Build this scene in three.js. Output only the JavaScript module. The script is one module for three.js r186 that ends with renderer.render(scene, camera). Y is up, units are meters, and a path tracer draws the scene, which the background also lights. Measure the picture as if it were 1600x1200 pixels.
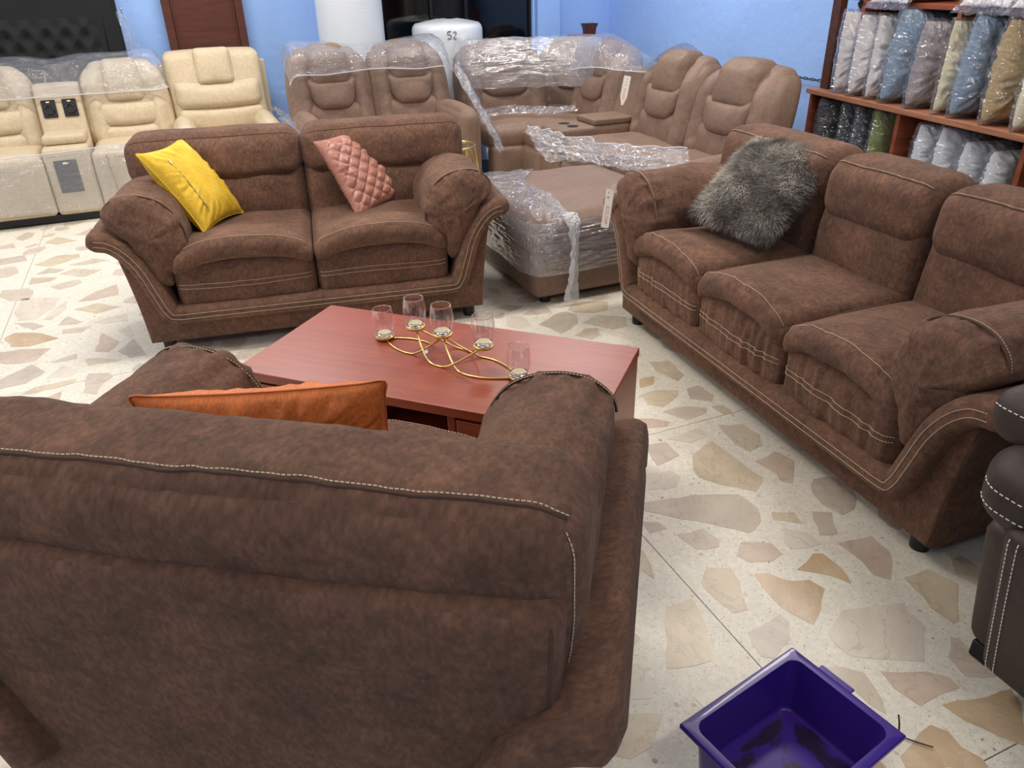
import * as THREE from 'three';
import { mergeGeometries, toCreasedNormals } from 'three/addons/utils/BufferGeometryUtils.js';
import { RoundedBoxGeometry } from 'three/addons/geometries/RoundedBoxGeometry.js';
import { RectAreaLightUniformsLib } from 'three/addons/lights/RectAreaLightUniformsLib.js';
import { ImprovedNoise } from 'three/addons/math/ImprovedNoise.js';

/* ---------- camera, exposure, lights ---------- */
const scene = new THREE.Scene();
scene.background = new THREE.Color(0x000000);
const camera = new THREE.PerspectiveCamera(53.9, 4 / 3, 0.05, 60);
camera.position.set(0, 1.55, 0);
camera.rotation.order = 'YXZ';
camera.rotation.set(-28.5 * Math.PI / 180, 0, -1.5 * Math.PI / 180);
const renderer = new THREE.WebGLRenderer({ antialias: true });
renderer.toneMapping = THREE.LinearToneMapping;
renderer.toneMappingExposure = 2.0;
renderer.shadowMap.enabled = true;
RectAreaLightUniformsLib.init();

const RAD = Math.PI / 180, ROOM = 22.5 * RAD, CEIL = 2.9;
const cR = Math.cos(ROOM), sR = Math.sin(ROOM);
const room = (u, y, v) => new THREE.Vector3(u * cR + v * sR, y, -u * sR + v * cR);
// ceiling fittings: room u, v, power
const LAMPS = [[-2.6, -5.9, 1.25], [0.3, -5.9, 1.25], [2.9, -5.6, 1.25], [-2.6, -3.0, 1.1], [0.2, -3.2, 1.15], [2.9, -2.9, 1.1], [-2.2, 0.3, .5], [1.6, 0.3, .5]];
const LAMP_POWER = 15;

/* ---------- helpers ---------- */
const V3 = (x, y, z) => new THREE.Vector3(x, y, z);
let seed = 1234567;
const rnd = () => { seed = (seed * 1664525 + 1013904223) >>> 0; return seed / 4294967296; };
const rr = (a, b) => a + (b - a) * rnd();
const noiseGen = new ImprovedNoise();
const N3 = (x, y, z) => noiseGen.noise(x, y, z);
const clamp = (x, a, b) => Math.min(b, Math.max(a, x));
const sstep = (a, b, x) => { const t = clamp((x - a) / (b - a), 0, 1); return t * t * (3 - 2 * t); };
const used = {};
function numbered(n) { used[n] = (used[n] || 0) + 1; return used[n] === 1 ? n : n + '_' + String(used[n] - 1).padStart(3, '0'); }
function sh(o) { o.traverse(m => { if (m.isMesh) { m.castShadow = true; m.receiveShadow = true; } }); return o; }
function thing(name, label, category, x = 0, z = 0, turn = 0, group, y = 0) {
  const g = new THREE.Group(); g.name = numbered(name); g.position.set(x, y, z); g.rotation.y = turn;
  g.userData = { label, category }; if (group) g.userData.group = group; scene.add(g); return g;
}
function roomThing(name, label, category, u, v, turn = 0, group, y = 0) {
  const p = room(u, y, v); return thing(name, label, category, p.x, p.z, ROOM + turn, group, y);
}
function part(name, geo, mat, parent, label) {
  const m = new THREE.Mesh(geo, mat); m.name = name; m.castShadow = m.receiveShadow = true; if (label) m.userData.label = label; parent.add(m); return m;
}
function struct(name, parent) { const g = new THREE.Group(); g.name = name; g.userData.kind = 'structure'; scene.add(g); return g; }
const merge = gs => mergeGeometries(gs.map(g => { const q = g.index ? g.toNonIndexed() : g; for (const k of Object.keys(q.attributes)) if (!['position', 'normal', 'uv'].includes(k)) q.deleteAttribute(k); return q; }));
function weld(geo) {            // smooth normals across split vertices
  const p = geo.attributes.position, n = p.count, key = new Map(), id = new Int32Array(n); let k = 0;
  for (let i = 0; i < n; i++) { const h = Math.round(p.getX(i) * 2e4) + ',' + Math.round(p.getY(i) * 2e4) + ',' + Math.round(p.getZ(i) * 2e4); let q = key.get(h); if (q === undefined) { q = k++; key.set(h, q); } id[i] = q; }
  const acc = new Float32Array(k * 3), ix = geo.index, m = ix ? ix.count : n, a = V3(), b = V3(), c = V3();
  for (let i = 0; i < m; i += 3) {
    const i0 = ix ? ix.getX(i) : i, i1 = ix ? ix.getX(i + 1) : i + 1, i2 = ix ? ix.getX(i + 2) : i + 2;
    a.fromBufferAttribute(p, i0); b.fromBufferAttribute(p, i1); c.fromBufferAttribute(p, i2); b.sub(a); c.sub(a); b.cross(c);
    for (const j of [i0, i1, i2]) { acc[id[j] * 3] += b.x; acc[id[j] * 3 + 1] += b.y; acc[id[j] * 3 + 2] += b.z; }
  }
  const o = new Float32Array(n * 3);
  for (let i = 0; i < n; i++) { a.set(acc[id[i] * 3], acc[id[i] * 3 + 1], acc[id[i] * 3 + 2]).normalize(); o[i * 3] = a.x; o[i * 3 + 1] = a.y; o[i * 3 + 2] = a.z; }
  geo.setAttribute('normal', new THREE.BufferAttribute(o, 3)); return geo;
}
// soft upholstered block; at(a,b,c) gives the surface point of a cube point
function cushion({ w, h, d, r = .04, n = [24, 16, 16], bulge = [0, 0, 0], post, pos = [0, 0, 0] }) {
  const hx = w / 2, hy = h / 2, hz = d / 2; r = Math.min(r, hx, hy, hz);
  const wp = a => a * .45 + Math.sin(a * Math.PI / 2) * .55;
  const map = (a0, b0, c0) => {
    const a = wp(a0), b = wp(b0), c = wp(c0), p = V3(a * hx, b * hy, c * hz);
    const q = V3(clamp(p.x, -hx + r, hx - r), clamp(p.y, -hy + r, hy - r), clamp(p.z, -hz + r, hz - r)), e = p.clone().sub(q), l = e.length();
    if (l > 1e-6) p.copy(q).addScaledVector(e, r / l);
    p.x += bulge[0] * a * (1 - b * b) * (1 - c * c); p.y += bulge[1] * b * (1 - a * a) * (1 - c * c); p.z += bulge[2] * c * (1 - a * a) * (1 - b * b);
    if (post) post(p, a, b, c);
    p.x += pos[0]; p.y += pos[1]; p.z += pos[2]; return p;
  };
  const g = new THREE.BoxGeometry(2, 2, 2, n[0], n[1], n[2]), P = g.attributes.position, U = g.attributes.uv, nn = g.attributes.normal;
  for (let i = 0; i < P.count; i++) {
    const p = map(P.getX(i), P.getY(i), P.getZ(i)), ax = Math.abs(nn.getX(i)), ay = Math.abs(nn.getY(i));
    if (ax > .5) U.setXY(i, p.z + 3.1, p.y); else if (ay > .5) U.setXY(i, p.x, p.z + 1.7); else U.setXY(i, p.x, p.y);
    P.setXYZ(i, p.x, p.y, p.z);
  }
  weld(g);
  const out = (a, b, c, off = .0015) => {   // point lifted off the surface
    const e = .01, f = Math.max(Math.abs(a), Math.abs(b), Math.abs(c)); let t1, t2; const p = map(a, b, c);
    if (f === Math.abs(c)) { t1 = map(a + e, b, c).sub(p); t2 = map(a, b + e, c).sub(p); t1.cross(t2).multiplyScalar(Math.sign(c)); }
    else if (f === Math.abs(b)) { t1 = map(a, b, c + e).sub(p); t2 = map(a + e, b, c).sub(p); t1.cross(t2).multiplyScalar(Math.sign(b)); }
    else { t1 = map(a, b + e, c).sub(p); t2 = map(a, b, c + e).sub(p); t1.cross(t2).multiplyScalar(Math.sign(a)); }
    return p.addScaledVector(t1.normalize(), off);
  };
  return { geo: g, at: map, out };
}
function sheet(fn, ns, nt, uvs = 1) {   // grid surface from fn(s,t)
  const g = new THREE.PlaneGeometry(1, 1, ns, nt), P = g.attributes.position, U = g.attributes.uv;
  for (let i = 0; i < P.count; i++) { const s = U.getX(i), t = U.getY(i), p = fn(s, t); P.setXYZ(i, p.x, p.y, p.z); U.setXY(i, s * uvs, t * uvs); }
  return weld(g);
}
function gridGeo(rings, closed, uvScale = 1) {   // rings: array of arrays of Vector3
  const R = rings.length, M = rings[0].length, pos = [], uv = [], idx = [], mid = rings[R >> 1], lens = [0]; let acc = 0;
  for (let j = 1; j <= M; j++) lens.push(lens[j - 1] + mid[j % M].distanceTo(mid[j - 1]));
  for (let i = 0; i < R; i++) {
    if (i) { let s = 0; for (let j = 0; j < M; j++) s += rings[i][j].distanceTo(rings[i - 1][j]); acc += s / M; }
    for (let j = 0; j <= (closed ? M : M - 1); j++) { const p = rings[i][j % M]; pos.push(p.x, p.y, p.z); uv.push(lens[j] * uvScale, acc * uvScale); }
  }
  const S = closed ? M + 1 : M;
  for (let i = 0; i < R - 1; i++) for (let j = 0; j < S - 1; j++) { const a = i * S + j, b = a + 1, c = a + S, d = c + 1; idx.push(a, b, c, b, d, c); }
  const g = new THREE.BufferGeometry(); g.setAttribute('position', new THREE.Float32BufferAttribute(pos, 3)); g.setAttribute('uv', new THREE.Float32BufferAttribute(uv, 2)); g.setIndex(idx);
  return weld(g);
}
// closed outline in xy carried along z with rounded ends
function loft(outline, z0, z1, re, nT = 64, nZ = 30, post) {
  const cv = new THREE.CatmullRomCurve3(outline.map(p => V3(p[0], p[1], 0)), true, 'centripetal'), C = cv.getSpacedPoints(nT).slice(0, nT);
  let area = 0; for (let i = 0; i < nT; i++) { const a = C[i], b = C[(i + 1) % nT]; area += a.x * b.y - b.x * a.y; } if (area < 0) C.reverse();
  const c = C.reduce((s, p) => s.add(p), V3()).multiplyScalar(1 / nT), rad = C.reduce((s, p) => s + p.distanceTo(c), 0) / nT, rings = [];
  const ring = (k, z, s) => rings.push(C.map((p, j) => { const q = V3(c.x + (p.x - c.x) * k, c.y + (p.y - c.y) * k, z); if (post) post(q, j / nT, s, k); return q; }));
  const kk = 1 - re / rad;
  for (const f of [0, .35, .7, .9]) ring(kk * f, z0, 0);
  const cap0 = rings.length; for (let i = 0; i <= 6; i++) { const th = i / 6 * Math.PI / 2; ring(kk + (1 - kk) * Math.sin(th), z0 + re * (1 - Math.cos(th)), 0); }
  for (let i = 1; i < nZ; i++) ring(1, z0 + re + (z1 - z0 - 2 * re) * i / nZ, i / nZ);
  for (let i = 0; i <= 8; i++) { const th = i / 8 * Math.PI / 2; ring(kk + (1 - kk) * Math.cos(th), z1 - re * (1 - Math.sin(th)), 1); }
  const cap1 = rings.length; for (const f of [.85, .7, .5, .3, .12, 0]) ring(kk * f, z1 + .018 * (1 - f * f), 1);
  const plan = g => { const p = g.attributes.position, u = g.attributes.uv; for (let i = 0; i < p.count; i++) u.setXY(i, p.getX(i), p.getY(i)); return g; };
  const a = cap0 + 4, b = cap1 - 5;
  return { geo: weld(merge([gridGeo(rings.slice(a, b + 1), true), plan(gridGeo(rings.slice(0, a + 1), true)), plan(gridGeo(rings.slice(b), true))])), C, c, rad };
}
// padded band: xy centre line, half width, from z0 to z1, corner radius
function band(path, hw, z0, z1, r) {
  const n = path.length, rings = [], sec = [], K = 5;
  for (const [sx, sz, a0] of [[1, 1, 0], [-1, 1, 90], [-1, -1, 180], [1, -1, 270]]) for (let i = 0; i <= K; i++) { const th = (a0 + 90 * i / K) * RAD; sec.push([sx * (hw - r) + r * Math.cos(th), (sz > 0 ? z1 - r : z0 + r) + r * Math.sin(th)]); }
  const cz = (z0 + z1) / 2;
  const mk = (i, k, ext) => { const a = path[Math.max(0, i - 1)], b = path[Math.min(n - 1, i + 1)], t = V3(b[0] - a[0], b[1] - a[1], 0).normalize(), m = V3(-t.y, t.x, 0); return sec.map(([q, z]) => V3(path[i][0] + m.x * q * k + t.x * ext, path[i][1] + m.y * q * k + t.y * ext, cz + (z - cz) * (1 - (1 - k) * .35))); };
  for (const [k, e] of [[0, -r], [.6, -r], [.85, -r * .6], [.97, -r * .2]]) rings.push(mk(0, k, e));
  for (let i = 0; i < n; i++) rings.push(mk(i, 1, 0));
  for (const [k, e] of [[.97, r * .2], [.85, r * .6], [.6, r], [0, r]]) rings.push(mk(n - 1, k, e));
  return gridGeo(rings.map(x => x.reverse()), true);
}
function smoothPath(pts, n) { const c = new THREE.CatmullRomCurve3(pts.map(p => V3(p[0], p[1], 0)), false, 'centripetal'); return c.getSpacedPoints(n).map(p => [p.x, p.y]); }
function tube(pts, r, closed = false, seg = 0, rad = 6) { return new THREE.TubeGeometry(new THREE.CatmullRomCurve3(pts, closed, 'centripetal'), seg || pts.length * 3, r, rad, closed); }
// sewing thread: short dashes along a line of points
function stitches(pts, dash = .0055, gap = .0028, r = .0008) {
  const c = new THREE.CatmullRomCurve3(pts, false, 'centripetal'), L = c.getLength(), k = Math.max(1, Math.floor(L / (dash + gap))), gs = [], y = V3(0, 1, 0), q = new THREE.Quaternion();
  const P = c.getSpacedPoints(k * 2);
  for (let i = 0; i < k; i++) { const a = P[2 * i], b = P[Math.min(P.length - 1, 2 * i + 1)], d = b.clone().sub(a), l = d.length(); if (l < 1e-5) continue; const g = new THREE.BoxGeometry(2 * r, dash, 2 * r); q.setFromUnitVectors(y, d.normalize()); g.applyQuaternion(q); g.translate((a.x + b.x) / 2, (a.y + b.y) / 2, (a.z + b.z) / 2); gs.push(g); }
  return merge(gs);
}
const lin = (n, f) => Array.from({ length: n + 1 }, (_, i) => f(i / n));
const rbox = (w, h, d, r = .006, s = 2) => new RoundedBoxGeometry(w, h, d, s, Math.min(r, w / 2.01, h / 2.01, d / 2.01));
const at = (g, x, y, z) => { g.translate(x, y, z); return g; };
function boxUV(g, k = 1) { const p = g.attributes.position, n = g.attributes.normal, u = g.attributes.uv; for (let i = 0; i < p.count; i++) { const ax = Math.abs(n.getX(i)), ay = Math.abs(n.getY(i)), az = Math.abs(n.getZ(i)); if (ax > ay && ax > az) u.setXY(i, p.getZ(i) * k, p.getY(i) * k); else if (ay > az) u.setXY(i, p.getX(i) * k, p.getZ(i) * k); else u.setXY(i, p.getX(i) * k, p.getY(i) * k); } return g; }

/* ---------- textures ---------- */
const hash2 = (x, y, s) => { let h = (x * 374761393 + y * 668265263 + s * 2147483647) | 0; h = Math.imul(h ^ (h >>> 13), 1274126177); return ((h ^ (h >>> 16)) >>> 0) / 4294967296; };
function vn(x, y, per, s) { const xi = Math.floor(x), yi = Math.floor(y), fx = x - xi, fy = y - yi, u = fx * fx * (3 - 2 * fx), v = fy * fy * (3 - 2 * fy), m = (a) => ((a % per) + per) % per; const A = hash2(m(xi), m(yi), s), B = hash2(m(xi + 1), m(yi), s), C = hash2(m(xi), m(yi + 1), s), D = hash2(m(xi + 1), m(yi + 1), s); return A + (B - A) * u + (C - A) * v + (A - B - C + D) * u * v; }
function fbm(x, y, per, s, oct = 4) { let a = .5, t = 0, w = 0; for (let i = 0; i < oct; i++) { t += a * vn(x, y, per, s + i); w += a; a *= .55; x *= 2; y *= 2; per *= 2; } return t / w; }
function tex(size, fn, srgb = true, rep = 1) {
  const d = new Uint8Array(size * size * 4);
  for (let j = 0; j < size; j++) for (let i = 0; i < size; i++) { const c = fn(i / size, j / size), k = (j * size + i) * 4; d[k] = clamp(c[0], 0, 255); d[k + 1] = clamp(c[1], 0, 255); d[k + 2] = clamp(c[2], 0, 255); d[k + 3] = c[3] === undefined ? 255 : clamp(c[3], 0, 255); }
  const t = new THREE.DataTexture(d, size, size); t.wrapS = t.wrapT = THREE.RepeatWrapping; t.magFilter = THREE.LinearFilter; t.minFilter = THREE.LinearMipmapLinearFilter; t.generateMipmaps = true; if (srgb) t.colorSpace = THREE.SRGBColorSpace; t.repeat.set(rep, rep); t.needsUpdate = true; return t;
}
const grey = f => (u, v) => { const x = f(u, v) * 255; return [x, x, x]; };
// mottled suede: nap patches and fibre grain
function suedeTex(base, amp, s, size = 512) {
  return tex(size, (u, v) => {
    const a = fbm(u * 5, v * 5, 5, s, 4) - .5, b = fbm(u * 22, v * 34, 2 * 11 * 17, s + 9, 3) - .5, g = hash2(u * size | 0, v * size | 0, s) - .5, f = fbm(u * 90, v * 60, 90 * 60, s + 5, 2) - .5;
    const k = 1 + amp * (a * .75 + b * .5 + f * .8 + g * .35); return [base[0] * k, base[1] * k, base[2] * k];
  }, true, 1.6);
}
const grainBump = tex(256, grey((u, v) => .5 * hash2(u * 256 | 0, v * 256 | 0, 3) + .5 * fbm(u * 32, v * 32, 32, 8, 2)), false, 9);
const leatherBump = tex(256, grey((u, v) => fbm(u * 20, v * 20, 20, 18, 4)), false, 4);
const M = {};
const std = o => new THREE.MeshStandardMaterial(o), phy = o => new THREE.MeshPhysicalMaterial(o);
M.suede = phy({ map: suedeTex([105, 76, 60], .46, 11, 1024), roughness: .95, bumpMap: grainBump, bumpScale: .0012, sheen: .5, sheenRoughness: .5, sheenColor: new THREE.Color(.4, .31, .25) });
M.thread = std({ color: 0xd9cbb0, roughness: .7 });
M.black = std({ color: 0x0c0c0c, roughness: .5 });
M.recliner = phy({ map: suedeTex([126, 102, 86], .2, 31), roughness: .6, bumpMap: leatherBump, bumpScale: .0012 });
M.beige = phy({ map: suedeTex([200, 183, 153], .12, 41), roughness: .62, bumpMap: leatherBump, bumpScale: .001 });
M.beigeDark = std({ color: 0xa8946f, roughness: .7 });
M.dark = phy({ map: suedeTex([60, 48, 42], .25, 51), roughness: .6, bumpMap: leatherBump, bumpScale: .0008 });
function woodTex(c1, c2, s, rep) { return tex(512, (u, v) => { const g = fbm(u * 3, v * 60, 180, s, 4), h = fbm(u * 12, v * 160, 1920, s + 3, 2), k = clamp(g * .75 + h * .35 - .05, 0, 1); return c1.map((a, i) => a + (c2[i] - a) * k); }, true, rep); }
M.mahogany = phy({ map: woodTex([132, 54, 32], [164, 82, 52], 61, 1.2), roughness: .36, clearcoat: .25, clearcoatRoughness: .3 });
M.cherry = phy({ map: woodTex([96, 44, 26], [148, 76, 48], 67, 1), roughness: .5 });
M.oldwood = phy({ map: woodTex([122, 74, 52], [178, 126, 96], 68, 1.3), roughness: .5 });
M.darkwood = phy({ map: woodTex([48, 26, 18], [92, 52, 36], 71, 1), roughness: .45 });
M.walnut = phy({ map: woodTex([62, 30, 20], [98, 52, 34], 73, 1), roughness: .4 });
M.gold = std({ color: 0xd9bd78, metalness: 1, roughness: .28 });
M.glass = phy({ color: 0xffffff, transmission: 1, roughness: .01, ior: 1.95, thickness: 0, side: THREE.DoubleSide });
M.glassBase = phy({ color: 0xffffff, transmission: 1, roughness: .02, ior: 1.5, thickness: .01 });
M.pane = phy({ color: 0xf4fbf8, transmission: 1, roughness: .02, ior: 1.5, thickness: 0 });
M.glimmer = phy({ color: 0xcfc9a4, roughness: .45 });  // pale disc colour standing in for the glimmer in the thick glass bases
M.white = std({ color: 0xf1eee6, roughness: .6 });
const filmBump = tex(512, grey((u, v) => { const a = fbm(u * 4, v * 40, 160, 83, 3), b = 1 - Math.abs(fbm(u * 7, v * 9, 63, 85, 4) * 2 - 1); return .6 * a + .4 * b * b; }), false, 2);
const filmBump2 = tex(512, grey((u, v) => { const b = 1 - Math.abs(fbm(u * 6, v * 6, 6, 95, 4) * 2 - 1), c = 1 - Math.abs(fbm(u * 15, v * 15, 15, 98, 3) * 2 - 1); return .6 * b * b * b + .4 * c * c; }), false, 3);
const bagBump = filmBump2.clone(); bagBump.repeat.set(1.3, 1.3);
const film = (o) => phy({ color: 0xf3f5fa, transmission: .9, roughness: .09, thickness: 0, ior: 1.75, side: THREE.DoubleSide, ...o });
M.film = film({ bumpMap: filmBump2, bumpScale: .008 });
M.filmStretch = film({ bumpMap: filmBump, bumpScale: .012, roughness: .08, transmission: .88 });
M.bag = film({ bumpMap: bagBump, bumpScale: .02, roughness: .08, transmission: .965 });
M.filmEdge = phy({ color: 0xeef0f4, roughness: .25, transmission: .5, thickness: 0 });
M.foam = phy({ color: 0xd3d9df, roughness: .3, bumpMap: filmBump, bumpScale: .0016, clearcoat: .3 });
M.filmHeavy = film({ bumpMap: filmBump, bumpScale: .012, roughness: .07, transmission: .78, ior: 1.9 });

/* ---------- room shell ---------- */
const U0 = -5.2, U1 = 4.2, VB = -7.35, VF = 2.6;
const plaster = tex(512, grey((u, v) => fbm(u * 24, v * 24, 24, 101, 4)), false, .9);
const wallTex = tex(512, (u, v) => { const a = fbm(u * 4, v * 4, 4, 111, 4) - .5, k = 1 + .07 * a; return [150 * k, 186 * k, 242 * k]; }, true, .5);
M.wall = std({ map: wallTex, roughness: .8, bumpMap: plaster, bumpScale: .004 });
M.ceiling = std({ color: 0xf0efeb, roughness: .95 });
function roomBox(name, u0, u1, y0, y1, v0, v1, mat, parent) {
  const g = boxUV(new THREE.BoxGeometry(u1 - u0, y1 - y0, v1 - v0)), m = new THREE.Mesh(g, mat), p = room((u0 + u1) / 2, (y0 + y1) / 2, (v0 + v1) / 2);
  m.name = name; m.position.copy(p); m.rotation.y = ROOM; m.castShadow = m.receiveShadow = true; if (!parent) { m.userData.kind = 'structure'; scene.add(m); } else parent.add(m); return m;
}
{ // back wall with an opening for the dark window
  const s = new THREE.Shape(); s.moveTo(U0 - .15, 0); s.lineTo(U1 + .15, 0); s.lineTo(U1 + .15, CEIL); s.lineTo(U0 - .15, CEIL); s.closePath();
  const hO = new THREE.Path(); hO.moveTo(1.88, .75); hO.lineTo(1.88, 2.3); hO.lineTo(3.36, 2.3); hO.lineTo(3.36, .75); hO.closePath(); s.holes.push(hO);
  const g = boxUV(new THREE.ExtrudeGeometry(s, { depth: .15, bevelEnabled: false }).toNonIndexed()), m = new THREE.Mesh(g, M.wall), p = room(0, 0, VB - .15);
  m.name = 'wall_back'; m.position.copy(p); m.rotation.y = ROOM; m.userData.kind = 'structure'; m.castShadow = m.receiveShadow = true; scene.add(m);
  const w = struct('window_1'); w.position.copy(room(2.62, 1.525, VB)); w.rotation.y = ROOM;
  M.night = phy({ color: 0x05060a, roughness: .06 }); M.frameDark = std({ color: 0x14161a, roughness: .4, metalness: .3 });
  for (const [a, b] of [[-.72, -.28], [-.25, .06], [.09, .73]]) part('pane', at(new THREE.BoxGeometry(b - a, 1.5, .008), (a + b) / 2, 0, -.06), M.night, w, 'dark glass pane');
  for (const x of [-.73, -.265, .075, .73]) part('mullion', at(rbox(.03, 1.55, .05), x, 0, -.06), M.frameDark, w);
  for (const y of [-.76, .76]) part('rail', at(rbox(1.48, .03, .05), 0, y, -.06), M.frameDark, w);
  part('backing', at(new THREE.BoxGeometry(1.48, 1.55, .02), 0, 0, -.12), M.frameDark, w);
}
roomBox('wall_right', U1, U1 + .15, 0, CEIL, VB, VF, M.wall);
roomBox('wall_left', U0 - .15, U0, 0, CEIL, VB, VF, M.wall);
roomBox('wall_front', U0 - .15, U1 + .15, 0, CEIL, VF, VF + .15, M.wall);
roomBox('trim_1', 3.38, 3.62, 0, CEIL, VB, VB + .07, M.wall).userData.label = 'pale blue pilaster beside the dark window';
roomBox('ceiling', U0 - .15, U1 + .15, CEIL, CEIL + .12, VB - .15, VF + .15, M.ceiling);

/* floor: cast slabs with set marble pieces */
const terrazzo = (() => {
  const S = 1024, buf = new Float32Array(S * S * 3);
  for (let j = 0; j < S; j++) for (let i = 0; i < S; i++) { const u = i / S, v = j / S, a = fbm(u * 5, v * 5, 5, 121, 4) - .5, h = hash2(i, j, 7) - .5, b = fbm(u * 90, v * 90, 90, 122, 3) - .5, k = 1 + .04 * a + .09 * h + .1 * b, o = (j * S + i) * 3; buf[o] = 230 * k; buf[o + 1] = 225 * k - 3 * a; buf[o + 2] = 210 * k - 8 * a; }
  for (let n = 0; n < 17000; n++) {
    const x = rnd() * S, y = rnd() * S, big = rnd(), r = big > .985 ? rr(4, 7) : big > .85 ? rr(2, 3.6) : rr(.9, 2.1), th = rnd() * 6.28, el = rr(.4, .9), t = rnd();
    const c = t < .55 ? [206, 197, 174] : t < .8 ? [244, 240, 228] : t < .965 ? [184, 173, 150] : [120, 112, 98];
    for (let dy = -8; dy <= 8; dy++) for (let dx = -8; dx <= 8; dx++) { const p = (dx * Math.cos(th) + dy * Math.sin(th)) / r, q = (-dx * Math.sin(th) + dy * Math.cos(th)) / (r * el); if (p * p + q * q < 1) { const o = ((((y + dy + S) | 0) % S) * S + (((x + dx + S) | 0) % S)) * 3; for (let k = 0; k < 3; k++) buf[o + k] = buf[o + k] * .3 + c[k] * .7; } }
  }
  return tex(S, (u, v) => { const o = (Math.round(v * S) * S + Math.round(u * S)) * 3; return [buf[o], buf[o + 1], buf[o + 2]]; }, true, .9);
})();
M.slab = phy({ map: terrazzo, roughness: .42, clearcoat: .15, clearcoatRoughness: .35 });
M.grout = std({ color: 0x4a4238, roughness: .9 });
function marbleTex(c1, c2, vein, s) {
  return tex(256, (u, v) => { const w = fbm(u * 4, v * 4, 4, s, 5), ve = Math.abs(fbm(u * 3 + w * 1.2, v * 5 + w, 15, s + 4, 4) - .5), st = fbm(u * 8, v * 30, 240, s + 7, 3), k = clamp(w * 1.3 - .2 + (st - .5) * .35, 0, 1), m = ve < .018 ? .55 : 0, g = hash2(u * 256 | 0, v * 256 | 0, s) - .5; return c1.map((a, i) => ((a + (c2[i] - a) * k) * (1 - m * .3) + vein[i] * m * .3) * [1.02, 1, .955][i] + g * 6); }, true, 3);
}
const stoneMats = [[[192, 184, 174], [218, 210, 200]], [[184, 176, 168], [210, 202, 194]], [[192, 178, 168], [216, 202, 192]], [[194, 184, 166], [220, 210, 192]], [[200, 195, 188], [226, 221, 214]], [[180, 156, 130], [212, 194, 170]]].map(([a, b], i) => phy({ map: marbleTex(a, b, i === 5 ? [232, 222, 206] : [136, 122, 112], 131 + i * 7), roughness: .35, clearcoat: .2, clearcoatRoughness: .3 }));
const floor = struct('floor');
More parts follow.
